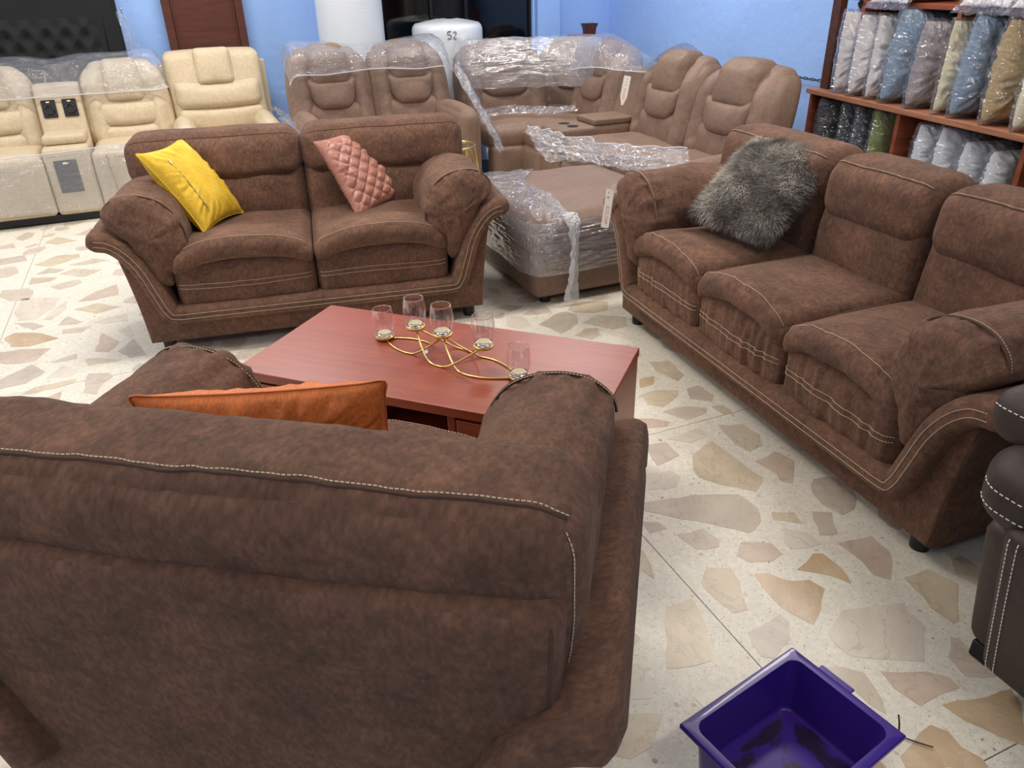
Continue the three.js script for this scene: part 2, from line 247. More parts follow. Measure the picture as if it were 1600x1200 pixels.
{
  const base = new THREE.Mesh(new THREE.BoxGeometry(U1 - U0 + .3, .12, VF - VB + .3), M.grout), p = room((U0 + U1) / 2, -.066, (VB + VF) / 2); base.position.copy(p); base.rotation.y = ROOM; base.name = 'grout_bed'; base.receiveShadow = true; floor.add(base);
  const us = [U0]; for (let u = -1.04 - 2.1 * 1; u < U1; u += 2.105) if (u > U0 + .1) us.push(u); us.push(U1);
  const vs = [VB]; for (let v = -4.945 - 1.46; v < VF; v += 1.455) if (v > VB + .1) vs.push(v); vs.push(VF);
  for (let i = 0; i < us.length - 1; i++) for (let j = 0; j < vs.length - 1; j++) {
    const a = us[i] + .0015, b = us[i + 1] - .0015, c = vs[j] + .0015, d = vs[j + 1] - .0015, g = new THREE.BoxGeometry(b - a, .012, d - c); boxUV(g); const uv = g.attributes.uv; for (let k = 0; k < uv.count; k++) uv.setXY(k, uv.getX(k) + i * 1.37, uv.getY(k) + j * .71);
    const m = new THREE.Mesh(g, M.slab), q = room((a + b) / 2, -.0068, (c + d) / 2); m.name = 'slab'; m.position.copy(q); m.rotation.y = ROOM; m.receiveShadow = true; floor.add(m);
  }
  const traced = [[53,-163,56,-169,63,-169,64,-163,63,-152,59,-151,55,-157,53,-161],[69,-166,73,-166,77,-163,84,-163,87,-159,83,-151,79,-146,73,-152,70,-161],[82,-167,89,-174,92,-174,95,-168,95,-161,91,-164,86,-166],[82,-143,89,-151,107,-153,106,-150,108,-146,108,-144,102,-133,93,-134,85,-135,82,-139],[61,-144,71,-150,73,-147,71,-141,65,-135,62,-136,61,-140],[41,-154,49,-157,50,-152,50,-137,49,-135,40,-133,37,-133],[74,-133,81,-132,86,-130,87,-122,86,-118,83,-121,80,-127],[90,-130,101,-130,106,-128,107,-125,101,-123,95,-120,91,-125],[100,-120,112,-122,119,-124,119,-120,113,-109,109,-111,103,-116],[84,-107,88,-110,95,-115,98,-113,99,-109,102,-106,102,-104,84,-104],[111,-163,120,-166,125,-160,118,-146,116,-145,113,-151,112,-158],[113,-141,115,-140,118,-128,110,-128,109,-134],[66,-174,69,-180,78,-179,80,-174,76,-171,69,-171],[84,-186,91,-184,93,-178,90,-177,83,-176,82,-179],[96,-194,102,-193,100,-183,98,-182,94,-182],[83,-194,90,-194,91,-188,82,-190],[50,-184,59,-187,63,-181,62,-178,55,-177],[98,-178,110,-181,112,-174,111,-170,107,-162,103,-164,102,-170],[42,-124,48,-126,52,-127,50,-119,45,-119],[38,-198,43,-201,59,-204,75,-204,79,-196,78,-189,73,-184,66,-187,57,-191,50,-193],[33,-182,36,-181,39,-176,40,-165,38,-167,32,-173],[29,-164,31,-165,34,-161,32,-159,27,-156],[26,-149,29,-148,32,-143,29,-139,25,-139],[28,-134,30,-135,32,-132,34,-128,32,-124,27,-124],[40,-191,46,-190,48,-187,42,-185],[53,-273,60,-277,70,-276,65,-267,61,-263,55,-265],[60,-259,70,-263,78,-261,77,-257,68,-252],[45,-255,54,-254,61,-251,60,-248,48,-246],[57,-239,65,-243,72,-246,74,-240,66,-236],[48,-235,57,-237,60,-228,51,-222],[65,-228,74,-237,77,-231,81,-222,86,-213,81,-205,75,-208,68,-211,64,-214,63,-219],[79,-248,89,-248,93,-240,92,-233,86,-229,82,-234],[86,-223,95,-229,100,-223,95,-209,91,-211,91,-215],[41,-213,47,-217,55,-219,58,-215,55,-209,47,-208,40,-207],[73,-277,79,-280,83,-271,81,-266,73,-269],[62,-303,71,-304,75,-290,71,-284,63,-294],[80,-262,85,-263,88,-256,83,-256],[55,-287,62,-289,60,-282,54,-279],[-268,-380,-276,-402,-255,-403,-250,-388,-251,-371,-260,-370],[-290,-442,-288,-454,-276,-450,-278,-444],[-301,-460,-295,-478,-282,-480,-278,-473,-288,-456],[-275,-441,-270,-451,-252,-448,-256,-435],[-241,-395,-238,-410,-231,-421,-222,-404,-232,-397],[-247,-371,-249,-388,-248,-398,-242,-385,-242,-369],[-261,-367,-251,-367,-242,-362,-245,-357],[-255,-348,-253,-354,-239,-353,-226,-346,-236,-337,-245,-337],[-230,-357,-216,-361,-218,-352,-227,-351],[-200,-329,-207,-351,-193,-340,-193,-328],[-200,-353,-197,-360,-188,-346,-192,-346],[-189,-329,-187,-343,-173,-324,-180,-321],[-200,-319,-200,-322,-183,-320,-184,-318,-196,-314],[-217,-319,-208,-328,-205,-322,-214,-318],[-247,-331,-239,-334,-224,-334,-224,-320,-233,-318,-240,-319],[-209,-302,-209,-315,-197,-309,-200,-304],[-230,-302,-224,-317,-213,-309,-216,-298,-225,-293],[-213,-287,-210,-294,-195,-301,-194,-297,-207,-288],[-186,-288,-192,-306,-182,-306,-179,-302,-181,-296,-179,-286],[-205,-278,-196,-290,-191,-278],[-184,-275,-182,-281,-176,-276],[-330,-474,-318,-481,-310,-469,-323,-461],[-318,-505,-317,-520,-298,-510,-307,-502],[-346,-501,-341,-508,-333,-497,-342,-494],[-306,-523,-301,-543,-287,-521],[-220,-365,-205,-376,-200,-366,-212,-363],[-235,-362,-236,-374,-224,-366,-227,-363],[-238,-384,-229,-392,-212,-386,-222,-377],[-278,-458,-267,-470,-255,-465,-267,-457],[-284,-424,-289,-436,-273,-436,-274,-429],[-2,-358,6,-359,11,-345,5,-343,-2,-346],[14,-347,22,-358,28,-363,34,-359,34,-348,25,-335,19,-343],[30,-365,34,-376,52,-375,51,-364,44,-360,34,-361],[36,-348,45,-358,59,-354,58,-343,51,-339,43,-344],[31,-333,37,-341,43,-341,44,-333,39,-328],[47,-335,49,-339,57,-333,62,-325,54,-328],[6,-360,13,-371,19,-372,22,-362,14,-360],[18,-378,26,-382,33,-380,26,-373],[38,-381,45,-387,55,-387,53,-380,45,-378],[-7,-371,-2,-374,7,-371,0,-365]];
  const placed = [], extra = [];
  const geoOf = poly => {
    const pts = []; for (let i = 0; i < poly.length; i++) { const a = poly[i], b = poly[(i + 1) % poly.length], L = Math.hypot(b[0] - a[0], b[1] - a[1]), n = Math.max(1, Math.round(L / .045)); for (let k = 0; k < n; k++) { const t = k / n, j = k ? .0055 : .002; pts.push(new THREE.Vector2(a[0] + (b[0] - a[0]) * t + rr(-j, j), -(a[1] + (b[1] - a[1]) * t + rr(-j, j)))); } }
    const g = new THREE.ExtrudeGeometry(new THREE.Shape(pts), { depth: .0035, bevelEnabled: false }); g.rotateX(-Math.PI / 2); g.translate(0, -.0035, 0);
    const uv = g.attributes.uv, P = g.attributes.position, th = rnd() * 6.3, o = rnd() * 9; for (let k = 0; k < uv.count; k++) { const x = P.getX(k), z = P.getZ(k); uv.setXY(k, x * Math.cos(th) + z * Math.sin(th) + o, -x * Math.sin(th) + z * Math.cos(th)); } return g;
  };
  const add = (poly, mi) => { const c = poly.reduce((s, p) => [s[0] + p[0] / poly.length, s[1] + p[1] / poly.length], [0, 0]), R = Math.max(...poly.map(p => Math.hypot(p[0] - c[0], p[1] - c[1]))); placed.push([c[0], c[1], R, poly]); const g = geoOf(poly.map(p => [p[0] - c[0], p[1] - c[1]])), m = new THREE.Mesh(g, stoneMats[mi]); m.name = 'stone'; m.position.set(c[0], 0, c[1]); m.receiveShadow = true; return m; };
  const warm = new Set([1, 2, 8, 45, 9, 37]);
  traced.forEach((f, i) => { const poly = []; for (let k = 0; k < f.length; k += 2) poly.push([f[k] / 100, f[k + 1] / 100]); floor.add(add(poly, warm.has(i) ? 5 : (i * 7 + 3) % 5)); });
  let tries = 0, cnt = traced.length;
  const all = [];
  while (tries++ < 9000) {
    const x = rr(-4.6, 2.4), z = rr(-6.6, -.1); if (z > -.3 + -Math.abs(x) * .55 + .35) continue;
    const big = tries < 5000, R = big ? rr(.09, .15) : rr(.045, .09), poly = [], th = rnd() * 6.28, el = rr(.5, .85), n = 6 + (rnd() * 3 | 0);
    if (placed.some(p => Math.hypot(p[0] - x, p[1] - z) < (p[2] * .82 + R * .9))) continue;
    for (let k = 0; k < n; k++) { const a = (k + rr(-.3, .3)) / n * 6.283, r0 = R * rr(.78, 1.05), px = Math.cos(a) * r0, pz = Math.sin(a) * r0 * el; poly.push([x + px * Math.cos(th) - pz * Math.sin(th), z + px * Math.sin(th) + pz * Math.cos(th)]); }
    all.push([Math.hypot(x, z), add(poly, rnd() < .05 ? 5 : (rnd() * 5 | 0))]);
  }
  all.sort((a, b) => a[0] - b[0]);
  all.forEach(([, m], i) => { if (i + cnt < 298) floor.add(m); else extra.push(m); });
  if (extra.length) { const g = merge(extra.map(m => { const q = m.geometry; q.translate(m.position.x, 0, m.position.z); return q; })); const m = part('stone_pieces', g, stoneMats[0], floor); m.userData.kind = 'stuff'; }
}

/* ceiling light fittings */
for (const [u, v, k] of LAMPS) {
  const t = roomThing('ceiling_light', 'white ceiling panel light with flat glowing diffuser', 'ceiling light', u, v, 0, 'panel lights on the ceiling', CEIL - .06);
  part('housing', at(rbox(1.24, .05, .34, .01), 0, .032, 0), M.white, t);
  part('diffuser', at(new THREE.BoxGeometry(1.2, .006, .3), 0, .004, 0), std({ color: 0xffffff, emissive: 0xfff9f2, emissiveIntensity: 2.5, roughness: .6 }), t);
  const l = new THREE.RectAreaLight(0xfff8f0, LAMP_POWER * k, 1.2, .3); l.name = 'panel_light'; l.position.set(0, -.004, 0); l.rotation.x = -Math.PI / 2; t.add(l);
}

/* ---------- brown suede sofa suite: armchair, loveseat, three-seater ---------- */
const flip = pts => pts.map(p => [-p[0], p[1]]).reverse();
function suite(t, W, nS, o = {}) {
  const wi = W - .15, m = M.suede, hi = o.hi || 1, th = [], q = o.seed || 0;
  const S = [[W - .12, .212], [W - .1, .245], [W - .075, .32], [W - .035, .44], [W + .015, .52], [W + .065, .562], [W + .115, .575]];
  const Sx = smoothPath(S, 26), rail = [...flip(Sx), ...lin(30, k => [-(W - .16) + 2 * (W - .16) * k, .205]), ...Sx];
  // frame under the cushions
  const f = new THREE.Shape(); f.moveTo(-W, .075); f.lineTo(W, .075); f.quadraticCurveTo(W + .01, .3, W + .055, .53); f.lineTo(W - .03, .46); f.lineTo(W - .09, .21); f.lineTo(-(W - .09), .21); f.lineTo(-(W - .03), .46); f.lineTo(-(W + .055), .53); f.quadraticCurveTo(-(W + .01), .3, -W, .075);
  part('base', boxUV(toCreasedNormals(at(new THREE.ExtrudeGeometry(f, { depth: .72, bevelThickness: .02, bevelSize: .015, bevelSegments: 3, curveSegments: 10 }), 0, 0, -.34), .6)), m, t);
  const fr = part('front_rail', band(rail, .043, .3, .465, .034), m, t);
  for (const k of [-.011, .011]) { const off = rail.map((p, i) => { const a = rail[Math.max(0, i - 1)], b = rail[Math.min(rail.length - 1, i + 1)], l = Math.hypot(b[0] - a[0], b[1] - a[1]) || 1; return V3(p[0] - (b[1] - a[1]) / l * k, p[1] + (b[0] - a[0]) / l * k, .4665); }); th.push(stitches(off)); }
  for (const s of [-1, 1]) {
    const sp = s > 0 ? Sx.slice(4) : flip(Sx.slice(4));
    part('arm_panel', band(sp, .043, -.43, .36, .034), m, t);
    const prof = [[wi + .045, .33], [wi + .075, .40], [W - .005, .53], [W + .035, .6], [W + .072, .635], [W + .07, .69], [W + .015, .74], [W - .085, .748], [W - .18, .705], [W - .24, .60], [W - .24, .50], [wi - .02, .40], [wi + .005, .34]].map(p => [p[0] * s, p[1]]);
    const A = loft(prof, o.armBack || -.33, .45, .07, 84, 40, (p, a, z, k) => {
      const e = sstep(.2, .46, p.z);
      p.y += .012 * N3(p.x * 5 + 3 + q, p.y * 4, p.z * 4) - .03 * sstep(.1, -.35, p.z);
      const wr = N3(a * 46, p.z * 3 + q, 7.3) * .016 * e + N3(a * 20, p.z * 9 + 2, 1.3 + q) * .006; const c = V3((W - .07) * s, .56, p.z), dv = p.clone().sub(c); dv.z = 0; p.addScaledVector(dv.normalize(), wr * (k > .2 ? 1 : 0));
      if (k < .75) p.z += .006 * N3(p.x * 40, p.y * 40, q);
    });
    const ar = part('arm_cushion', A.geo, m, t);
    const j0 = 0, line = []; for (let i = 0; i < A.C.length; i++) { const p = A.C[i]; if (p.y > .405 && ((p.x * s) < W - .11 || p.y > .655)) line.push(p); }
    line.sort((a, b) => Math.atan2((a.y - .52), -(a.x * s - (W - .04))) - Math.atan2((b.y - .52), -(b.x * s - (W - .04))));
    const seam = line.map(p => V3(A.c.x + (p.x - A.c.x) * 1.012, A.c.y + (p.y - A.c.y) * 1.012, .385));
    th.push(stitches(seam));
    part('seam', tube(seam.map(p => V3(A.c.x + (p.x - A.c.x) * .985, A.c.y + (p.y - A.c.y) * .985, .39)), .0045, false, 60), m, ar);
  }
  // seats
  const ws = 2 * wi / nS;
  for (let i = 0; i < nS; i++) {
    const x = -wi + ws * (i + .5), id = i * 3.7 + q;
    const pleat = o.pleat === undefined ? .0025 : o.pleat;
    const B = cushion({ w: ws - .004, h: .22, d: .64, r: .045, n: [90, 24, 16], bulge: [0, 0, .018], pos: [x, .322, .105], post: (p, a, b, c) => { const fr = sstep(.2, .33, p.z); p.y += .03 * (1 - a * a) * Math.max(0, b) * fr; if (c > 0) p.z += fr * (pleat * N3(p.x * 38 + id, p.y * 5, id) * 2 + .004 * N3(p.x * 9, p.y * 8 + id, 2)) * (1 - Math.pow(Math.abs(b), 6)); p.y += .003 * N3(p.x * 12, 3, id); } });
    const bx = part('seat_box', B.geo, m, t);
    for (const b of [.12, .0]) th.push(stitches(lin(40, k => B.out(-.93 + 1.86 * k, b + .02 * Math.sin(k * 7 + id), 1, .002))));
    const P = cushion({ w: ws - .002, h: .105, d: .74, r: .05, n: [80, 12, 60], bulge: [0, .018, .004], pos: [x, .457, .097], post: (p, a, b, c) => { const fr = sstep(-.05, .36, p.z); p.y += .042 * (1 - a * a) * fr - .028 * fr * Math.pow(Math.abs(a), 3); p.z -= .012 * a * a * fr; p.y += .007 * N3(p.x * 6 + id, p.z * 6, 1.1) + pleat * 1.1 * N3(p.x * 36 + id, p.z * 4, 8) * sstep(.27, .36, p.z); } });
    part('seat_pad', P.geo, m, t);
    th.push(stitches(lin(50, k => P.out(-.96 + 1.92 * k, 1, .86, .002))));
  }
  // backs: end cushions run out over the arms
  const xe = W + (o.over || .045), xs = [-xe]; for (let i = 1; i < nS; i++) xs.push(-wi + ws * i); xs.push(xe);
  for (let i = 0; i < nS; i++) {
    const x0 = xs[i], x1 = xs[i + 1], x = (x0 + x1) / 2, w = x1 - x0, id = i * 5.1 + q * 2;
    const lo0 = i ? x0 : -(wi + .06), lo1 = i < nS - 1 ? x1 : wi + .06;
    const L = cushion({ w: lo1 - lo0 - .003, h: .34, d: .2, r: .06, n: [50, 30, 12], bulge: [0, 0, .035], pos: [(lo0 + lo1) / 2, .595, -.185], post: (p, a, b, c) => { p.z -= .12 * (p.y) + 0; p.z += .006 * N3(p.x * 7 + id, p.y * 9, 4.4); } });
    part('back_cushion', L.geo, m, t);
    const H = cushion({ w: w - .004, h: .24 * hi, d: .26, r: .082, n: [96, 40, 34], bulge: [.004, .006, .022], pos: [x, .787, -.21], post: (p, a, b, c) => { p.z -= .1 * p.y; const oe = Math.max(i === 0 ? -a : 0, i === nS - 1 ? a : 0); p.y -= .12 * sstep(1 - .2 / w, 1, oe) * sstep(0, -1, b) * sstep(.4, -.4, c); if (c > 0) p.y -= .018 * (1 - a * a) * Math.max(0, -b); const e = sstep(.02, .1, p.y); p.y += .006 * N3(p.x * 5 + id, 2, p.z * 6); p.z += .004 * N3(p.x * 8 + id, p.y * 10, 3) + .006 * N3((p.x + p.y * .8) * 26 + id, p.y * 5, 6) * e; } });
    const hp = part('head_cushion', H.geo, m, t);
    const ln = lin(60, k => H.out(-.97 + 1.94 * k, 1, o.rearSeam ? -.45 : .8, .0022));
    if (!o.plainHead) th.push(stitches(ln));
    part('seam', tube(lin(40, k => H.out(-.975 + 1.95 * k, 1, o.rearSeam ? -.5 : .86, -.0005)), .0035, false, 80), m, hp);
    if (o.rearSeam) for (const s of [-1, 1]) th.push(stitches(lin(30, k => H.out(s, .85 - 1.75 * k, -.75, .002))));
  }
  const bp = cushion({ w: 2 * W + (o.panel || -.05), h: .67, d: .12, r: .036, n: [60, 40, 10], pos: [0, .438, -.315], post: (p, a, b, c) => { p.z -= .03 * (p.y + .1); p.x *= 1 + .02 * b; p.z -= (c < 0 ? .006 * N3(p.x * 4 + q, p.y * 5, 9) : 0); } });
  const bk = part('back_panel', bp.geo, m, t);
  for (const s of [-1, 1]) part('seam', tube(lin(20, k => bp.out(s * .972, -.95 + 1.9 * k, -1, -.001)), .0035, false, 40), m, bk);
  for (const sx of [-1, 1]) for (const z of [-.3, .34]) part('foot', at(new THREE.CylinderGeometry(.032, .028, .08, 20), sx * (W - .055), .04, z), M.black, t);
  const st = part('stitching', merge(th), M.thread, t, 'cream topstitching thread'); st.userData.kind = 'stuff';
  return t;
}
const loveseat = suite(thing('loveseat', 'dark brown suede two-seat sofa holding the yellow and tufted cushions', 'sofa', -1.002, -3.796, 13.3 * RAD), .783, 2, { seed: 1.3, pleat: .0012, plainHead: true });
const sofa3 = suite(thing('three_seat_sofa', 'brown suede three-seat sofa with grey fur cushion, in front of the shelves', 'sofa', 1.25, -2.72, -71.2 * RAD), .955, 3, { seed: 4.1, pleat: .0065 });
const armchair = suite(thing('armchair', 'brown suede armchair holding the orange cushion, its back turned', 'armchair', -.425, -1.235, 168 * RAD), .52, 1, { over: .08, panel: .09, armBack: -.2, seed: 7.7, pleat: .002, rearSeam: true });

/* ---------- coffee table ---------- */
{
  const t = thing('coffee_table', 'red mahogany coffee table with open middle shelf and drawers', 'table', -.235, -2.217, -21.8 * RAD), m = M.mahogany;
  part('table_top', boxUV(at(rbox(1.2, .032, .566, .004), 0, .434, 0)), m, t);
  for (const s of [-1, 1]) part('side_panel', boxUV(at(rbox(.03, .38, .55, .004), s * .583, .228, 0)), m, t);
  part('shelf', boxUV(at(rbox(1.13, .025, .54, .003), 0, .2, 0)), m, t);
  part('bottom_rail', boxUV(at(rbox(1.13, .025, .54, .003), 0, .05, 0)), m, t);
  for (const x of [-.19, .165]) part('divider', boxUV(at(rbox(.026, .215, .54, .003), x, .31, 0)), m, t);
  part('back_panel', boxUV(at(rbox(1.13, .36, .015, .003), 0, .235, -.265)), m, t);
  for (const [a, b] of [[-.563, -.208], [.184, .563]]) { const d = part('drawer', boxUV(at(rbox(b - a, .19, .02, .004), (a + b) / 2, .312, .268)), m, t); part('knob', at(new THREE.SphereGeometry(.012, 16, 12), (a + b) / 2, .312, .288), M.gold, d); }
  for (const x of [-.57, .57]) for (const z of [-.25, .25]) part('foot', at(rbox(.05, .04, .05, .004), x, .02, z), m, t);
}
/* candle holder with five glass cups */
const g1 = V3(-.435, .45, -2.379), g5 = V3(.022, .45, -2.059), ge = g5.clone().sub(g1), gp = V3(-ge.z, 0, ge.x).normalize();   // gp points away from the camera side
if (gp.z < 0) gp.negate();
const cupT = [[0, .012], [.265, .082], [.47, .082], [.765, .082], [1, .012]];
const gPoint = (t, p, y) => g1.clone().addScaledVector(ge, t).addScaledVector(gp, p).setY(.45 + y);
{
  const c = gPoint(.5, 0, 0), t = thing('candle_holder', 'gold wire candle holder with crossing curved rods and five plates', 'candle holder', c.x, c.z, 0, undefined, .45), rel = p => p.sub(t.position);
  for (const [k, y] of cupT) { const p = rel(gPoint(k, 0, y)); part('plate', at(new THREE.CylinderGeometry(.03, .03, .005, 32), p.x, p.y - .004, p.z), M.gold, t); part('plate_rim', at(new THREE.TorusGeometry(.03, .0028, 8, 40).rotateX(Math.PI / 2), p.x, p.y, p.z), M.gold, t); }
  for (const [a, b, s, d] of [[0, 2, 1, .05], [0, 2, -1, .05], [1, 3, 1, .07], [1, 3, -1, .07], [2, 4, 1, .07], [2, 4, -1, .06]]) {
    const [ta, ya] = cupT[a], [tb, yb] = cupT[b], pts = lin(16, k => { const w = Math.sin(k * Math.PI), y = (ya + (yb - ya) * k) * Math.pow(Math.abs(2 * k - 1), 1.5) * (ya > .05 && k < .5 || yb > .05 && k > .5 ? 1 : .4) - .004; return rel(gPoint(ta + (tb - ta) * k, s * (d * w), Math.max(.003, y))); });
    part('rod', tube(pts, .0032, false, 60, 8), M.gold, t);
  }
  const prof = [[0, .006], [.022, .006], [.0265, .012], [.033, .03], [.0362, .052], [.0345, .075], [.0305, .097], [.0318, .0985], [.0326, .0985], [.0332, .097], [.0368, .076], [.0382, .052], [.035, .028], [.028, .004], [.024, 0], [0, 0]].map(p => new THREE.Vector2(...p));
  const lgi = new THREE.LatheGeometry([[.0275, .011], [.033, .028], [.0364, .052], [.035, .076], [.0316, .097]].map(p => new THREE.Vector2(...p)), 48), lg = new THREE.LatheGeometry([[.024, .002], [.029, .008], [.0345, .028], [.038, .052], [.0366, .076], [.033, .097], [.032, .0985]].map(p => new THREE.Vector2(...p)), 48), lb = new THREE.LatheGeometry([[0, 0], [.023, 0], [.0265, .004], [.0275, .011], [0, .009]].map(p => new THREE.Vector2(...p)), 40);
  cupT.forEach(([k, y], i) => { const p = gPoint(k, 0, y + .0015), g = thing('glass_cup', 'clear glass candle cup on gold holder, ' + ['on the low plate farther from the armchair arm', 'second along from the far low plate', 'middle one of the five', 'raised, next to the low armchair-side plate', 'on the low plate beside the armchair arm'][i], 'glass cup', p.x, p.z, 0, 'glass cups on the candle holder', p.y); part('cup', lg, M.glass, g); part('inner_wall', lgi, M.glass, g); part('thick_base', lb, M.glassBase, g, 'thick glass base'); part('rim', at(new THREE.TorusGeometry(.0322, .0012, 8, 48).rotateX(Math.PI / 2), 0, .098, 0), M.glassBase, g); part('glimmer', at(new THREE.CylinderGeometry(.021, .0205, .003, 28), 0, .0118, 0), M.glimmer, g, 'pale disc painting in the glimmer of the glass base'); });
  const tg = thing('small_tag', 'tiny white oval tag lying on the coffee table', 'tag', -.285, -2.263, 0, undefined, .4505);
  const o = new THREE.Shape(); o.absellipse(0, 0, .009, .014, 0, 6.283); part('card', new THREE.ExtrudeGeometry(o, { depth: .0012, bevelEnabled: false }).rotateX(-Math.PI / 2), M.white, tg); part('loop', at(new THREE.TorusGeometry(.004, .0012, 8, 20).rotateX(Math.PI / 2), 0, .001, -.018), M.white, tg);
}
/* ---------- scatter cushions ---------- */
function pillowGeo(w, h, T, { conc = .07, sd = 0, n = 60, wr = .006, relief, puff = .5, radial = .004 } = {}) {
  const f = sgn => sheet((s0, t0) => {
    const s = (s0 * 2 - 1) * sgn, t = t0 * 2 - 1, e = Math.max(0, (1 - Math.pow(Math.abs(s), 2.4)) * (1 - Math.pow(Math.abs(t), 2.4)));
    const x = s * w / 2 * (1 - conc * (1 - t * t) * Math.abs(s)), y = t * h / 2 * (1 - conc * (1 - s * s) * Math.abs(t));
    let z = T / 2 * Math.pow(e, puff), ed = Math.max(Math.abs(s), Math.abs(t)), th = Math.atan2(t, s);
    z += (wr * N3(s * 2.2 + sd, t * 2.2, sgn * 2 + sd) + radial * N3(th * 9 + sd, ed * 2, sd) * sstep(.35, .85, ed) * 1.6) * Math.min(1, e * 4);
    if (relief) z += relief(s, t) * Math.min(1, e * 3);
    return V3(x, y, z * sgn);
  }, n, n, 1);
  return merge([f(1), f(-1)]);
}
function scatter(name, label, P, E1, E2, geo, mat) {
  const g = thing(name, label, 'cushion', P[0], P[2], 0, undefined, P[1]), a = V3(...E1).normalize(), c = a.clone().cross(V3(...E2)).normalize(), b = c.clone().cross(a);
  g.quaternion.setFromRotationMatrix(new THREE.Matrix4().makeBasis(a, b, c)); part('cover', geo, mat, g); return g;
}
const edgeLoop = (w, h, conc, r, z = 0) => { const p = []; for (const [a, b, c, d] of [[-1, -1, 1, -1], [1, -1, 1, 1], [1, 1, -1, 1], [-1, 1, -1, -1]]) for (let i = 0; i < 10; i++) { const s = a + (c - a) * i / 10, t = b + (d - b) * i / 10; p.push(V3(s * w / 2 * (1 - conc * (1 - t * t)), t * h / 2 * (1 - conc * (1 - s * s)), z)); } return tube(p, r, true, 160, 6); };
{
  const velvetTex = suedeTex([226, 186, 48], .2, 151), velvet = phy({ map: velvetTex, roughness: .7, sheen: .6, sheenRoughness: .35, sheenColor: new THREE.Color(.9, .8, .35) });
  const y = scatter('yellow_cushion', 'mustard yellow velvet cushion with zip, leaning on the loveseat arm', [-1.489, .705, -3.615], [.088, .009, -.37], [-.274, .386, -.044], pillowGeo(.34, .44, .18, { sd: 2.2, conc: .1, radial: .008 }), velvet);
  part('piping', edgeLoop(.34, .44, .1, .0025), velvet, y);
  const zp = lin(12, k => V3(-.105 + .004 * Math.sin(k * 6), .11 - .25 * k, .066 + .006 * Math.sin(k * Math.PI)));
  part('zip', tube(zp, .003, false, 40), std({ color: 0x9a8a5a, roughness: .5 }), y); part('zip_pull', at(rbox(.006, .022, .004, .002), -.103, .115, .068), std({ color: 0xd8d4c8, metalness: .8, roughness: .3 }), y);
}
{
  const satin = phy({ map: suedeTex([180, 126, 110], .18, 161), roughness: .34, sheen: .3, sheenRoughness: .4, sheenColor: new THREE.Color(.8, .65, .58) });
  const nx = 5, ny = 5.5, rel = (s, t) => { const a = (s * nx + t * ny) / 2, b = (s * nx - t * ny) / 2, fa = Math.abs(a - Math.round(a)), fb = Math.abs(b - Math.round(b)); const da = Math.pow(Math.min(1, fa * 3.2), .6), db = Math.pow(Math.min(1, fb * 3.2), .6); return .011 * (da * db - .7); };
  const c = scatter('tufted_cushion', 'rose pink cushion with a diamond button-tufted surface on the loveseat', [-.735, .69, -3.92], [.198, .029, -.34], [-.179, .345, -.072], pillowGeo(.41, .42, .13, { sd: 5.1, conc: .09, n: 150, relief: rel }), satin);
  const btn = new THREE.SphereGeometry(.006, 10, 8), bm = phy({ color: 0xd9a088, roughness: .25, metalness: .3 });
  for (let i = -6; i <= 6; i++) for (let j = -6; j <= 6; j++) { const s = (i + j) / nx, t = (i - j) / ny; if (Math.abs(s) > .86 || Math.abs(t) > .86) continue; const e = (1 - Math.pow(Math.abs(s), 2.4)) * (1 - Math.pow(Math.abs(t), 2.4)); const b = new THREE.Mesh(btn, bm); b.name = 'button'; b.position.set(s * .205 * (1 - .09 * (1 - t * t) * Math.abs(s)), t * .21 * (1 - .09 * (1 - s * s) * Math.abs(t)), .065 * Math.sqrt(e) - .013 * Math.min(1, e * 3)); c.add(b); }
}
{
  const vel = phy({ map: suedeTex([204, 112, 52], .3, 171), roughness: .6, sheen: .8, sheenRoughness: .35, sheenColor: new THREE.Color(.95, .6, .35) });
  const o = scatter('orange_cushion', 'burnt orange velvet cushion standing in the armchair', [-.555, .568, -1.5], [.53, .0, -.041], [-.02, .42, .12], pillowGeo(.545, .42, .16, { sd: 8.4, conc: .05, wr: .012, n: 80, radial: .012 }), vel);
  part('piping', edgeLoop(.545, .42, .05, .003), vel, o);
}
